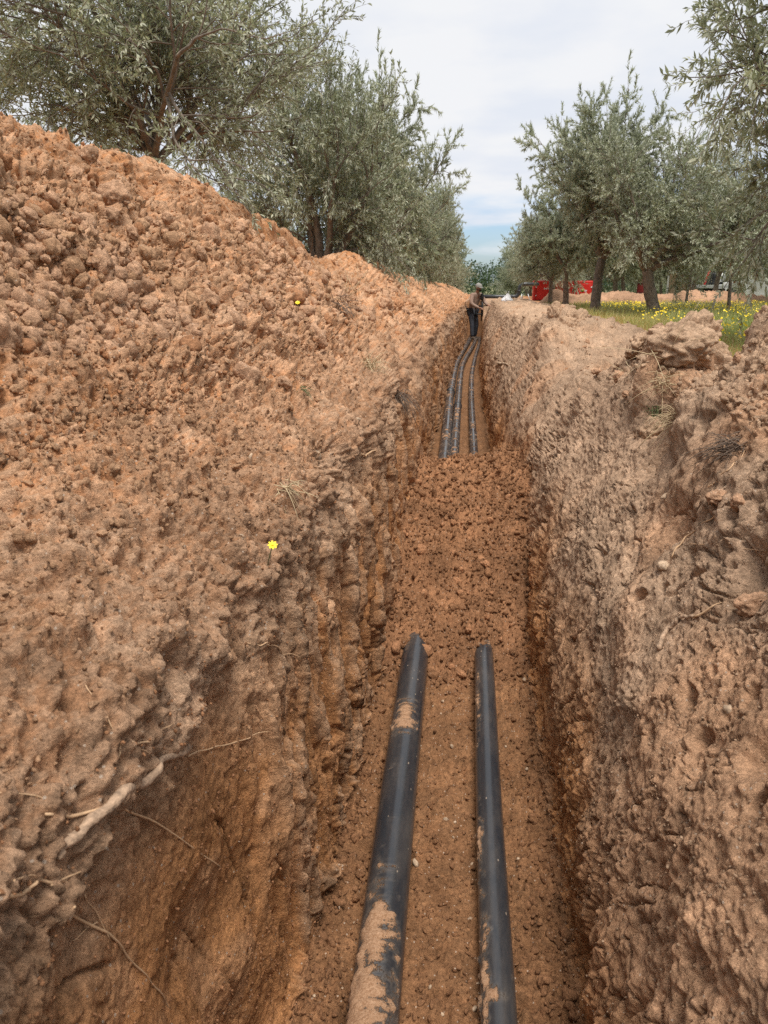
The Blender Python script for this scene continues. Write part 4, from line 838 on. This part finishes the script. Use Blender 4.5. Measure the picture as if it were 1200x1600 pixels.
for x, y, s, kd in [(9.5, 26, .9, 'D'), (8.5, 31, .95, 'C'), (5.6, 33, .95, 'D'), (6.2, 39, 1, 'B'), (9.2, 37, 1, 'C'), (5.8, 45, 1, 'C'), (12.5, 34, 1, 'D'), (12.5, 28, .9, 'B'), (9.4, 44, 1, 'D'), (13, 42, 1, 'B'), (16.5, 36, 1, 'C'), (17, 44, 1.05, 'D'), (6, 52, 1, 'D'), (10, 52, 1, 'B'), (14, 51, 1, 'C'), (19, 52, 1.1, 'B'), (22, 45, 1.05, 'C'), (7, 60, 1.1, 'C'), (12, 61, 1.1, 'D'), (17, 62, 1.1, 'B'), (23, 60, 1.2, 'D')]:
    olive(kd, x, y, s, rt.uniform(0, 6), 'olive tree of the orchard behind the heap, merging with its neighbours', GR2)
# far wood closing the gap between the rows
def far_wood():
    g = np.random.default_rng(9); n = 42000; x = g.uniform(-40, 60, n); y = g.uniform(120, 136, n); top = 4.2 + 1.6 * vnoise(np.stack([x, y, 0 * x], -1), .16, 3) + 1.0 * vnoise(np.stack([x, y, 0 * x], -1), .5, 4)
    z = g.random(n) ** .7 * top; S = np.stack([x, y, z], -1); a = g.normal(0, 1, (n, 3)); a /= np.linalg.norm(a, axis=1)[:, None]; b = np.cross(a, g.normal(0, 1, (n, 3))); b /= np.linalg.norm(b, axis=1)[:, None]
    r = g.uniform(.18, .42, (n, 1)); V = np.stack([S, S + a * r, S + b * r], 1).reshape(-1, 3)
    return mesh_np('far_wood', V, np.arange(n * 3).reshape(-1, 3), M_LEAFD, False, None, {'tint': ('FLOAT', np.repeat(g.random(n) * .9, 3))})
tag(far_wood(), 'dark green wood closing the gap between the two tree rows', 'wood', None, 'stuff')

# ------------------------------------------------------------------ grass and yellow flowers
def grass_mat():
    m, n, l, b = mat_new('grass'); a = n.new('ShaderNodeAttribute'); a.attribute_name = 'tint'
    r = n.new('ShaderNodeValToRGB'); e = r.color_ramp.elements; e[0].position = 0; e[0].color = (.19, .25, .06, 1); e[1].position = 1; e[1].color = (.54, .46, .24, 1)
    k = e.new(.5); k.color = (.34, .38, .11, 1); k = e.new(.75); k.color = (.46, .43, .17, 1)
    l.new(a.outputs['Fac'], r.inputs[0]); l.new(r.outputs[0], b.inputs['Base Color']); b.inputs['Roughness'].default_value = .6
    tr = n.new('ShaderNodeBsdfTranslucent'); l.new(r.outputs[0], tr.inputs[0]); ms = n.new('ShaderNodeMixShader'); ms.inputs[0].default_value = .3
    l.new(b.outputs[0], ms.inputs[1]); l.new(tr.outputs[0], ms.inputs[2]); l.new(ms.outputs[0], n['Material Output'].inputs[0]); return m
def grass():
    g = np.random.default_rng(2); n = 120000
    y = 4.5 + 22.5 * g.random(n) ** 1.15; x = 1.35 + g.random(n) * (1.2 + y * .46)
    p2 = np.stack([x, y, 0 * x], -1); dn = fbm(p2, .9, 3, 5); keep = g.random(n) < .55 + .6 * dn; x, y, dn, p2 = x[keep], y[keep], dn[keep], p2[keep]; n = len(x)
    z = field_z(x, y) - .02; hgt = (.10 + .13 * g.random(n)) * (1 + .5 * dn) * sstep(1.2, 2.2, x); wd = .0028 + .00040 * y
    a = g.uniform(0, 6.28, n); lean = g.normal(0, .35, (n, 2)) * hgt[:, None]
    S = np.stack([x, y, z], -1); w = np.stack([np.cos(a) * wd, np.sin(a) * wd, 0 * a], -1); tip = S + np.concatenate([lean, hgt[:, None]], 1)
    V = np.stack([S - w, S + w, tip], 1).reshape(-1, 3); tint = np.clip(.42 + .30 * dn + g.normal(0, .17, n) + .4 * (g.random(n) < .12), 0, 1)
    return tag(mesh_np('meadow_grass', V, np.arange(n * 3).reshape(-1, 3), grass_mat(), False, None, {'tint': ('FLOAT', np.repeat(tint, 3))}), 'meadow grass with dry stalks between the right bank and the heap', 'grass', None, 'stuff')
grass()
def blossoms():
    g = np.random.default_rng(6); n = 9000; y = 8 + 18.5 * g.random(n) ** .8; x = 1.8 + g.random(n) * (.3 + y * .5)
    p2 = np.stack([x, y, 0 * x], -1); dn = fbm(p2, (.8, .5, 1), 3, 15); keep = g.random(n) < np.clip(.05 + 1.1 * (dn + .1) + .35 * (x > 3.0), 0, 1) * sstep(1.8, 3.5, x + .04 * y); x, y = x[keep], y[keep]; n = len(x)
    S = np.stack([x, y, field_z(x, y) + .13 + .12 * g.random(n)], -1); nr = g.normal(0, .45, (n, 3)) + np.array([0, -.5, 1]); nr /= np.linalg.norm(nr, axis=1)[:, None]
    a = np.cross(nr, [1, .2, 0]); a /= np.linalg.norm(a, axis=1)[:, None]; b = np.cross(nr, a); r = g.uniform(.011, .021, (n, 1))
    th = np.arange(6) * np.pi / 3; ring_ = S[:, None] + r[:, None] * (np.cos(th)[None, :, None] * a[:, None] + np.sin(th)[None, :, None] * b[:, None]) ; V = np.concatenate([(S - nr * r * .35)[:, None], ring_], 1).reshape(-1, 3)
    k = np.arange(n)[:, None] * 7; F = np.concatenate([k + np.array([[0, i + 1, (i + 1) % 6 + 1]]) for i in range(6)], 1).reshape(-1, 3)
    return tag(mesh_np('meadow_blossom', V, F, M_YEL, False), 'yellow daisies scattered through the meadow grass', 'flowers', None, 'stuff')
blossoms()

# ------------------------------------------------------------------ pump pipework, red machine, bag
M_GREYPIPE = simple('grey_black_pipe', (.035, .038, .042), .35, noise=.3, nscale=6)
M_BLUE = simple('blue_steel', (.06, .13, .20), .5, noise=.25, nscale=20)
M_RED = simple('red_paint', (.62, .018, .012), .4, noise=.12, nscale=5)
M_WHITE = simple('white_paint', (.75, .75, .73), .4, noise=.06, nscale=4)
M_METAL = simple('galvanised', (.42, .43, .43), .45, .6, noise=.2, nscale=12)
M_DARK = simple('dark_rubber', (.02, .02, .02), .7)
M_GLASS = simple('dark_glass', (.03, .04, .05), .08)
PZ = 1.35
e = empty('discharge_pipe', (0.0, 28.4, 1.0), 'black pipe with two elbows running from the valve to the red machine', 'pipe')
def arc(c, r, a0, a1, n=8): return [(c[0] + r * math.cos(a), c[1], c[2] + r * math.sin(a)) for a in np.linspace(a0, a1, n)]
path = [(-.05, 28.4, PZ), (.5, 28.4, PZ), (1.05, 28.4, PZ)] + arc((1.10, 28.4, PZ + .15), .15, -math.pi / 2, 0) + arc((1.43, 28.4, PZ + .24), .18, math.pi, math.pi / 2) + [(1.72, 28.45, PZ + .42), (1.9, 28.8, PZ + .42)]
tube('pipe_run', loc_pts(e, path), .062, M_GREYPIPE, e, 20)
for q in ((.98, 28.4, PZ), ): tube('weld_collar', loc_pts(e, [(q[0], q[1], q[2]), (q[0] + .05, q[1], q[2])]), .074, M_GREYPIPE, e, 20)
tube('weld_collar', loc_pts(e, [(1.25, 28.4, PZ + .18), (1.25, 28.4, PZ + .22)]), .074, M_GREYPIPE, e, 20)
e = empty('valve', (-.10, 28.4, PZ), 'blue-grey flanged valve at the left end of the black pipe', 'valve')
tube('valve_body', [(-.10, 0, 0), (-.04, 0, 0), (0, 0, 0), (.04, 0, 0), (.05, 0, 0)], [.07, .11, .12, .11, .07], M_BLUE, e, 16)
for dx in (-.12, .05): tube('flange', [(dx, 0, 0), (dx + .03, 0, 0)], .115, M_BLUE, e, 20)
tube('valve_stem', [(0, 0, -.08), (0, 0, -.24)], .02, M_METAL, e, 8); tube('hand_wheel', [(.11 * math.cos(a), .11 * math.sin(a), -.22) for a in np.linspace(0, 6.283, 17)], .015, M_DARK, e, 6)
e = empty('riser_pipe', (-.02, 27.1, 0), 'upright black pipe rising at the end of the trench beside the worker', 'pipe')
tube('pipe_run', [(0.02, -.55, .75), (0.02, -.55, 1.22), (0.0, -.3, 1.30), (-.02, .4, 1.33), (-.05, 1.25, 1.35)], .035, M_GREYPIPE, e, 12)
e = empty('pipe_stand', (1.45, 28.3, 1.03), 'low angle-iron stand on the ground under the raised pipe end', 'stand')
for a, b_ in (((-.2, 0, 0), (-.1, 0, .42)), ((.25, 0, 0), (.1, 0, .42)), ((-.12, .3, 0), (-.05, .2, .42))): tube('leg', [a, b_], .014, M_METAL, e, 6)
box('foot_plate', (.1, 0, .012), (.6, .25, .02), M_METAL, e)
def bag():
    import bmesh
    e = empty('plastic_bag', (.62, 25.2, 1.30), 'crumpled white plastic bag lying on the right bank beside the black pipe', 'bag')
    h_ = drop(.72, 24.0); e.location = h_[0]
    bm = bmesh.new(); bmesh.ops.create_icosphere(bm, subdivisions=4, radius=1); co = np.array([v.co[:] for v in bm.verts])
    d = 1 + .22 * vnoise(co, 1.7, 3) + .12 * vnoise(co, 4, 5) + .08 * np.abs(vnoise(co, 8, 6))
    for v, k in zip(bm.verts, d):
        t_ = max(0, v.co.z); v.co = Vector((v.co.x * .15 * k * (1 - .72 * t_), v.co.y * .14 * k * (1 - .72 * t_), (v.co.z * .13 + t_ ** 2 * .07) * k + .08))
    me = bpy.data.meshes.new('bag_body'); bm.to_mesh(me); bm.free(); me.materials.append(simple('bag_plastic', (.8, .8, .82), .35))
    o = bpy.data.objects.new('bag_body', me); C.objects.link(o); o.parent = e
    tubes('bag_handle', [([(-.03, 0, .25), (-.07, 0, .33), (-.02, .01, .30)], .008), ([(.03, 0, .25), (.05, .02, .34), (.01, .01, .28)], .008)], me.materials[0], e)
bag()
def machine():
    gz = float(field_z(0, 32.5)); e = empty('pump_set', (3.1, 32.5, gz), 'low bright red motor pump set in a closed canopy behind the heap', 'pump')
    W, Hh = 2.25, .86
    def panel(nm, x0, x1, z0, z1, mat=M_RED, y=-.5, t=.02): return box(nm, ((x0 + x1) / 2, y, (z0 + z1) / 2), (x1 - x0, t, z1 - z0), mat, e, bevel=.01)
    box('canopy', (0, 0, .12 + Hh / 2 - .06), (W, .98, Hh - .12), M_RED, e, bevel=.03)
    box('base_frame', (0, 0, .06), (W + .05, 1.04, .12), M_DARK, e)
    panel('end_post', -W / 2 - .02, -W / 2 + .07, .1, Hh + .02, y=-.515, t=.05)
    panel('door', -1.02, -.32, .14, Hh - .12); panel('door', -.26, .42, .14, Hh - .12); panel('door', .48, 1.08, .14, Hh - .12)
    for x in (-.36, .38): box('door_handle', (x, -.525, .5), (.03, .03, .12), M_DARK, e)
    # the white lettering is only a blurred line in the photograph: strokes of the same size
    boxes('lettering', [((-.72 + .042 * k, -.513, .56 + (.012 if k in (0, 3) else 0)), (.03, .006, (.075, .05, .05, .065, .045, .05, .045)[k])) for k in range(7)], M_WHITE, e)
    tube('emblem', [(.74, -.512, .50), (.74, -.520, .50)], .06, simple('emblem_green', (.28, .30, .05), .5), e, 16)
    boxes('emblem_bar', [((.86, -.514, .50), (.10, .006, .03)), ((.86, -.514, .45), (.08, .006, .02))], M_WHITE, e)
    for x in (-.86, -.68, -.50): tube('lifting_eye', [(x - .05, -.35, Hh - .06), (x - .04, -.35, Hh + .03), (x, -.35, Hh + .06), (x + .04, -.35, Hh + .03), (x + .05, -.35, Hh - .06)], .022, M_WHITE, e, 8)
    for z in (.3, .62): box('hinge', (-W / 2 + .09, -.52, z), (.05, .02, .05), M_WHITE, e); box('hinge', (W / 2 - .05, -.52, z), (.05, .02, .05), M_WHITE, e)
    box('top_trim', (.62, -.3, Hh - .045), (.9, .3, .04), M_WHITE, e)
    tube('exhaust', [(-.05, -.2, Hh - .1), (-.05, -.2, Hh + .14)], .045, M_METAL, e, 12)
machine()

# ------------------------------------------------------------------ vehicles behind the heap
def lathe_wheel(e, x, y, r, w):
    wh = tube('wheel', [(x, y - w / 2, r), (x, y - w / 2 + .03, r), (x, y + w / 2 - .03, r), (x, y + w / 2, r)], [r * .9, r, r, r * .9], M_DARK, e, 28)
    tube('rim', [(x, y - w / 2 - .012, r), (x, y - w / 2 + .02, r)], r * .58, M_METAL, wh, 20)
    tube('hub', [(x, y - w / 2 - .03, r), (x, y - w / 2, r)], r * .2, M_METAL, wh, 12)
def extrude_profile(name, pts, y0, y1, mat, parent, inset=.06, zs=1.0):
    n = len(pts); V = [(x, y0 + (inset if z > zs else 0), z) for x, z in pts] + [(x, y1 - (inset if z > zs else 0), z) for x, z in pts]
    F = [tuple(range(n)), tuple(range(n, 2 * n))[::-1]] + [((i + 1) % n, i, n + i, n + (i + 1) % n) for i in range(n)]
    return poly(name, V, F, mat, parent, bevel=.03)
def pickup(x, y, rz):
    e = empty('pickup', (x, y, float(field_z(x, y))), 'white pickup parked behind the heap at the right edge', 'pickup', None, rz)
    # nose to the right (+x)
    extrude_profile('body', [(-2.3, .45), (-2.3, 1.02), (-.75, 1.05), (-.70, 1.12), (-.45, 1.66), (.45, 1.70), (.98, 1.14), (2.0, 1.02), (2.25, .85), (2.25, .42), (1.95, .42), (1.80, .72), (1.45, .80), (1.10, .72), (.95, .40), (-.95, .40), (-1.10, .72), (-1.45, .80), (-1.80, .72), (-1.95, .42)], -.85, .85, M_WHITE, e, .14, 1.2)
    for s, nm in ((-1, 'side_window'), (1, 'side_window')):
        yy = s * .775
        poly(nm, [(-.52, yy, 1.16), (-.02, yy, 1.16), (-.02, yy - s * .04, 1.58), (-.36, yy - s * .04, 1.58)], [(0, 1, 2, 3) if s < 0 else (3, 2, 1, 0)], M_GLASS, e)
        poly(nm, [(.06, yy, 1.16), (.82, yy, 1.16), (.42, yy - s * .04, 1.60), (.06, yy - s * .04, 1.60)], [(0, 1, 2, 3) if s < 0 else (3, 2, 1, 0)], M_GLASS, e)
    poly('windscreen', [(.99, -.68, 1.17), (.99, .68, 1.17), (.52, .62, 1.65), (.52, -.62, 1.65)], [(0, 1, 2, 3)], M_GLASS, e)
    for x_ in (-1.45, 1.45):
        for y_ in (-.74, .74): lathe_wheel(e, x_, y_, .36, .24)
    d = box('door', (.42, -.856, .78), (.86, .012, .62), M_WHITE, e, bevel=.01); box('handle', (.12, -.87, .98), (.14, .02, .03), M_DARK, d)
    box('door', (-.34, -.856, .78), (.60, .012, .62), M_WHITE, e, bevel=.01)
    for y_ in (-.6, .6): box('headlight', (2.235, y_, .80), (.05, .3, .14), M_GLASS, e)
    box('bumper', (2.27, 0, .52), (.1, 1.6, .18), M_DARK, e); box('mirror', (.80, -.96, 1.16), (.1, .18, .14), M_DARK, e)
    tube('roof_rack', [(-.35, -.5, 1.73), (.4, -.5, 1.75)], .02, M_METAL, e, 6); tube('roof_rack', [(-.35, .5, 1.73), (.4, .5, 1.75)], .02, M_METAL, e, 6)
pickup(13.84, 42.0, math.radians(172))
def trailer(x, y):
    e = empty('flatbed_trailer', (x, y, float(field_z(x, y))), 'low flatbed trailer with a pale deck edge, half hidden by the heap', 'trailer')
    box('deck', (0, 0, .80), (1.75, 1.3, .13), M_METAL, e); box('chassis', (0, 0, .62), (1.6, .6, .18), M_DARK, e); box('drawbar', (-1.15, 0, .60), (.8, .09, .09), M_METAL, e)
    for y_ in (-.55, .55): lathe_wheel(e, .15, y_, .30, .2)
    e2 = empty('compressor', (x + .25, y, e.location[2] + .865), 'dark engine-like machine with a red bar on the flatbed trailer', 'machine')
    box('engine_block', (.1, 0, .30), (.65, .6, .55), M_DARK, e2, bevel=.05)
    for k in range(4): tube('hose', [(-.3 + .2 * k, -.32, .1), (-.25 + .2 * k, -.38, .45), (-.1 + .18 * k, -.25, .66), (.1 + .1 * k, -.1, .5)], .03, M_BLACK, e2, 8)
    tube('flywheel', [(.3, -.36, .35), (.3, -.31, .35)], .2, M_METAL, e2, 20)
    tube('lift_bar', [(-.45, -.35, .02), (-.25, -.35, .75)], .05, M_RED, e2, 8)
trailer(10.70, 40.5)
e = empty('sign_board', (8.75, 37.5, float(field_z(8.75, 37.5))), 'pale brown panel with a white upright frame standing behind the heap', 'panel')
box('panel', (0, 0, .78), (.95, .05, 1.0), simple('kraft_panel', (.42, .30, .20), .8, noise=.15, nscale=3), e); box('frame_post', (.53, 0, .72), (.09, .09, 1.5), M_WHITE, e); box('frame_post', (-.52, 0, .6), (.06, .08, 1.2), M_WHITE, e); box('frame_bar', (0, 0, 1.36), (1.0, .09, .10), M_WHITE, e)
e = empty('red_tank', (7.3, 38.5, float(field_z(7.3, 38.5))), 'dark red upright drum just left of the forked olive trunk', 'drum')
tube('drum_body', [(0, 0, 0), (0, 0, .02), (0, 0, .45), (0, 0, .9), (0, 0, 1.3), (0, 0, 1.38)], [.17, .21, .22, .21, .21, .12], simple('dark_red', (.22, .015, .015), .5, noise=.2, nscale=3), e, 24)
for z in (.45, .9): tube('hoop', [(0, 0, z - .02), (0, 0, z + .02)], .23, M_DARK, e, 24)

# ------------------------------------------------------------------ worker
def skin(name, verts, edges, radii, mat, parent, sub=2, rootv=0):
    me = bpy.data.meshes.new(name); me.from_pydata(verts, edges, []); o = bpy.data.objects.new(name, me); C.objects.link(o); o.parent = parent
    o.modifiers.new('skin', 'SKIN'); 
    if not me.skin_vertices: me.skin_vertices.new()
    for k, r in enumerate(radii):
        s = me.skin_vertices[0].data[k]; s.radius = r if isinstance(r, tuple) else (r, r); s.use_root = (k == rootv)
    m = o.modifiers.new('sub', 'SUBSURF'); m.levels = sub; m.render_levels = sub; o.modifiers['skin'].use_smooth_shade = True
    me.materials.append(mat); return o
def worker(x, y, rz):
    z0 = 0.02
    e = empty('person', (x, y, z0), 'man in a cap and brown shirt leaning over a tool in the trench', 'person', None, rz)
    SK, SH, TRS, CAP = simple('skin_tone', (.33, .17, .11), .6), simple('shirt_cloth', (.33, .225, .175), .9, noise=.15, nscale=9), simple('trouser_cloth', (.05, .056, .072), .9, noise=.35, nscale=7), simple('cap_cloth', (.27, .26, .24), .9)
    # local frame: he faces +x. joints
    J = dict(pel=(0, 0, .95), sp=(.03, 0, 1.12), ch=(.10, 0, 1.33), nk=(.17, 0, 1.50), hd=(.22, 0, 1.60), ht=(.24, 0, 1.72),
             hipL=(0, .10, .90), knL=(.05, .15, .50), anL=(-.02, .17, .09), toL=(.16, .18, .04), hipR=(0, -.10, .90), knR=(.10, -.13, .50), anR=(.13, -.14, .09), toR=(.31, -.15, .04),
             shL=(.14, .20, 1.42), elL=(.30, .26, 1.18), wrL=(.50, .14, 1.10), shR=(.12, -.20, 1.42), elR=(.16, -.28, 1.14), wrR=(.38, -.16, 1.02))
    names = list(J); V = [J[k] for k in names]; ix = {k: i for i, k in enumerate(names)}
    E_ = [('pel', 'sp'), ('sp', 'ch'), ('ch', 'nk'), ('nk', 'hd'), ('hd', 'ht'), ('pel', 'hipL'), ('hipL', 'knL'), ('knL', 'anL'), ('anL', 'toL'), ('pel', 'hipR'), ('hipR', 'knR'), ('knR', 'anR'), ('anR', 'toR'), ('ch', 'shL'), ('shL', 'elL'), ('elL', 'wrL'), ('ch', 'shR'), ('shR', 'elR'), ('elR', 'wrR')]
    rad = dict(pel=.11, sp=.10, ch=.12, nk=.050, hd=.085, ht=.075, hipL=.08, knL=.05, anL=.035, toL=.03, hipR=.08, knR=.05, anR=.035, toR=.03, shL=.055, elL=.037, wrL=.026, shR=.055, elR=.037, wrR=.026)
    V2, E2, R2 = list(V), [(ix[a], ix[b]) for a, b in E_], [rad[k] for k in names]
    for w, s in (('wrL', 1), ('wrR', -1)):
        p0 = Vector(J[w]); pm = p0 + Vector((.07, -s * .015, -.01)); V2.append(tuple(pm)); R2.append(.026); E2.append((ix[w], len(V2) - 1)); palm = len(V2) - 1
        for k in range(4):
            a = pm + Vector((.045, (k - 1.5) * .022, -.005)); b_ = a + Vector((.028, 0, -.028 - .003 * k)); c = b_ + Vector((-.012, 0, -.024))
            n0 = len(V2); V2 += [tuple(a), tuple(b_), tuple(c)]; R2 += [.0105, .0095, .008]; E2 += [(palm, n0), (n0, n0 + 1), (n0 + 1, n0 + 2)]
        a = p0 + Vector((.045, -s * .045, .0)); b_ = a + Vector((.035, -s * .006, -.025)); n0 = len(V2); V2 += [tuple(a), tuple(b_)]; R2 += [.011, .009]; E2 += [(palm, n0), (n0, n0 + 1)]
    body = skin('body', V2, E2, R2, SK, e, 2)
    # face: nose, beard, ears
    poly('nose', [(.305, -.015, 1.60), (.305, .015, 1.60), (.335, 0, 1.595), (.30, 0, 1.65)], [(0, 1, 2), (1, 3, 2), (3, 0, 2), (0, 3, 1)], SK, e)
    tubes('beard', [([(.27, -.05, 1.555), (.305, 0, 1.545), (.27, .05, 1.555)], .03), ([(.20, -.075, 1.60), (.25, -.06, 1.56)], .022), ([(.20, .075, 1.60), (.25, .06, 1.56)], .022)], simple('beard_hair', (.03, .02, .015), .9), e, 8)
    tubes('eye', [([(.296, -.032, 1.645), (.300, -.032, 1.645)], .011), ([(.296, .032, 1.645), (.300, .032, 1.645)], .011)], M_DARK, e, 8)
    def sub(keys, grow, nm, mat, extra=None):
        ks = list(keys); id_ = {k: i for i, k in enumerate(ks)}; ed = [(id_[a], id_[b]) for a, b in E_ if a in id_ and b in id_]
        rr = [((rad[k] * 1.12 + grow) * (extra or {}).get(k, 1)) for k in ks]; return skin(nm, [J[k] for k in ks], ed, rr, mat, e, 2)
    sub(['sp', 'pel', 'ch', 'shL', 'elL', 'wrL', 'shR', 'elR', 'wrR'], .022, 'shirt', SH, {'wrL': .9, 'wrR': .9, 'ch': 1.08})
    sub(['pel', 'hipL', 'knL', 'anL', 'hipR', 'knR', 'anR'], .026, 'trousers', TRS, {'anL': 1.1, 'anR': 1.1, 'pel': .98})
    for s, a, t_ in ((1, 'anL', 'toL'), (-1, 'anR', 'toR')):
        A, B = Vector(J[a]), Vector(J[t_]); v, f = tube_vf([tuple(A + Vector((-.06, 0, -.035))), tuple(A + Vector((.02, 0, -.02))), tuple(B + Vector((-.02, 0, 0))), tuple(B + Vector((.06, 0, -.008)))], [.045, .055, .045, .03], 12); poly('boot', v, f, simple('boot', (.09, .06, .04), .8), e, smooth=True)
    # cap
    V_, F_ = [], []; nseg = 16
    for i, (zz, rr) in enumerate(((1.655, .104), (1.69, .106), (1.73, .096), (1.765, .068), (1.785, .02))):
        V_ += [(.225 + rr * 1.1 * math.cos(a), rr * math.sin(a), zz + .012 * math.cos(a) * -1) for a in np.linspace(0, 2 * math.pi, nseg, endpoint=False)]
    for i in range(4): F_ += [(i * nseg + j, i * nseg + (j + 1) % nseg, (i + 1) * nseg + (j + 1) % nseg, (i + 1) * nseg + j) for j in range(nseg)]
    F_.append(tuple(range(4 * nseg, 5 * nseg))); cap = poly('cap', V_, F_, CAP, e, smooth=True)
    vis = [(.225 + .10 * math.cos(a), .10 * math.sin(a), 1.655) for a in np.linspace(-1, 1, 9)] + [(.245 + .20 * math.cos(a), .095 * math.sin(a) * 1.1, 1.632) for a in np.linspace(1, -1, 9)]
    o = poly('visor', vis, [tuple(range(18))], CAP, cap); sm = o.modifiers.new('solid', 'SOLIDIFY'); sm.thickness = .006
    return e
W = worker(-.31, 26.1, math.radians(-38))
# the tool in his hands: upright bar with cross handle and clamp frame
e = empty('pipe_tool', (-.02, 26.0, .72), 'black upright tool with a cross handle and square clamp held by the man', 'tool')
tube('shaft', [(0, 0, -.1), (0, 0, .75)], .022, M_DARK, e, 10); tube('cross_handle', [(-.22, -.05, .38), (.22, .05, .38)], .015, M_DARK, e, 8)
tubes('clamp_frame', [([(-.20, 0, .12), (.03, 0, .12)], .022), ([(-.20, 0, .12), (-.20, 0, .36)], .02), ([(.03, 0, .12), (.03, 0, .36)], .02), ([(-.20, 0, .36), (.03, 0, .36)], .014)], M_DARK, e, 8)
tube('motor_head', [(0, 0, .55), (0, 0, .60), (0, 0, .70), (0, 0, .76)], [.03, .06, .06, .03], M_DARK, e, 14)
print('SCENE BUILT')

dg = bpy.context.evaluated_depsgraph_get()
tot = 0; seen = set()
for o in SC.objects:
    if o.type == 'MESH' and o.data.name not in seen: seen.add(o.data.name); tot += sum(len(p_.vertices) - 2 for p_ in o.data.polygons) if len(o.data.polygons) < 5000 else (len(o.data.loops) - 2 * len(o.data.polygons))
print('UNIQUE TRIS', tot)
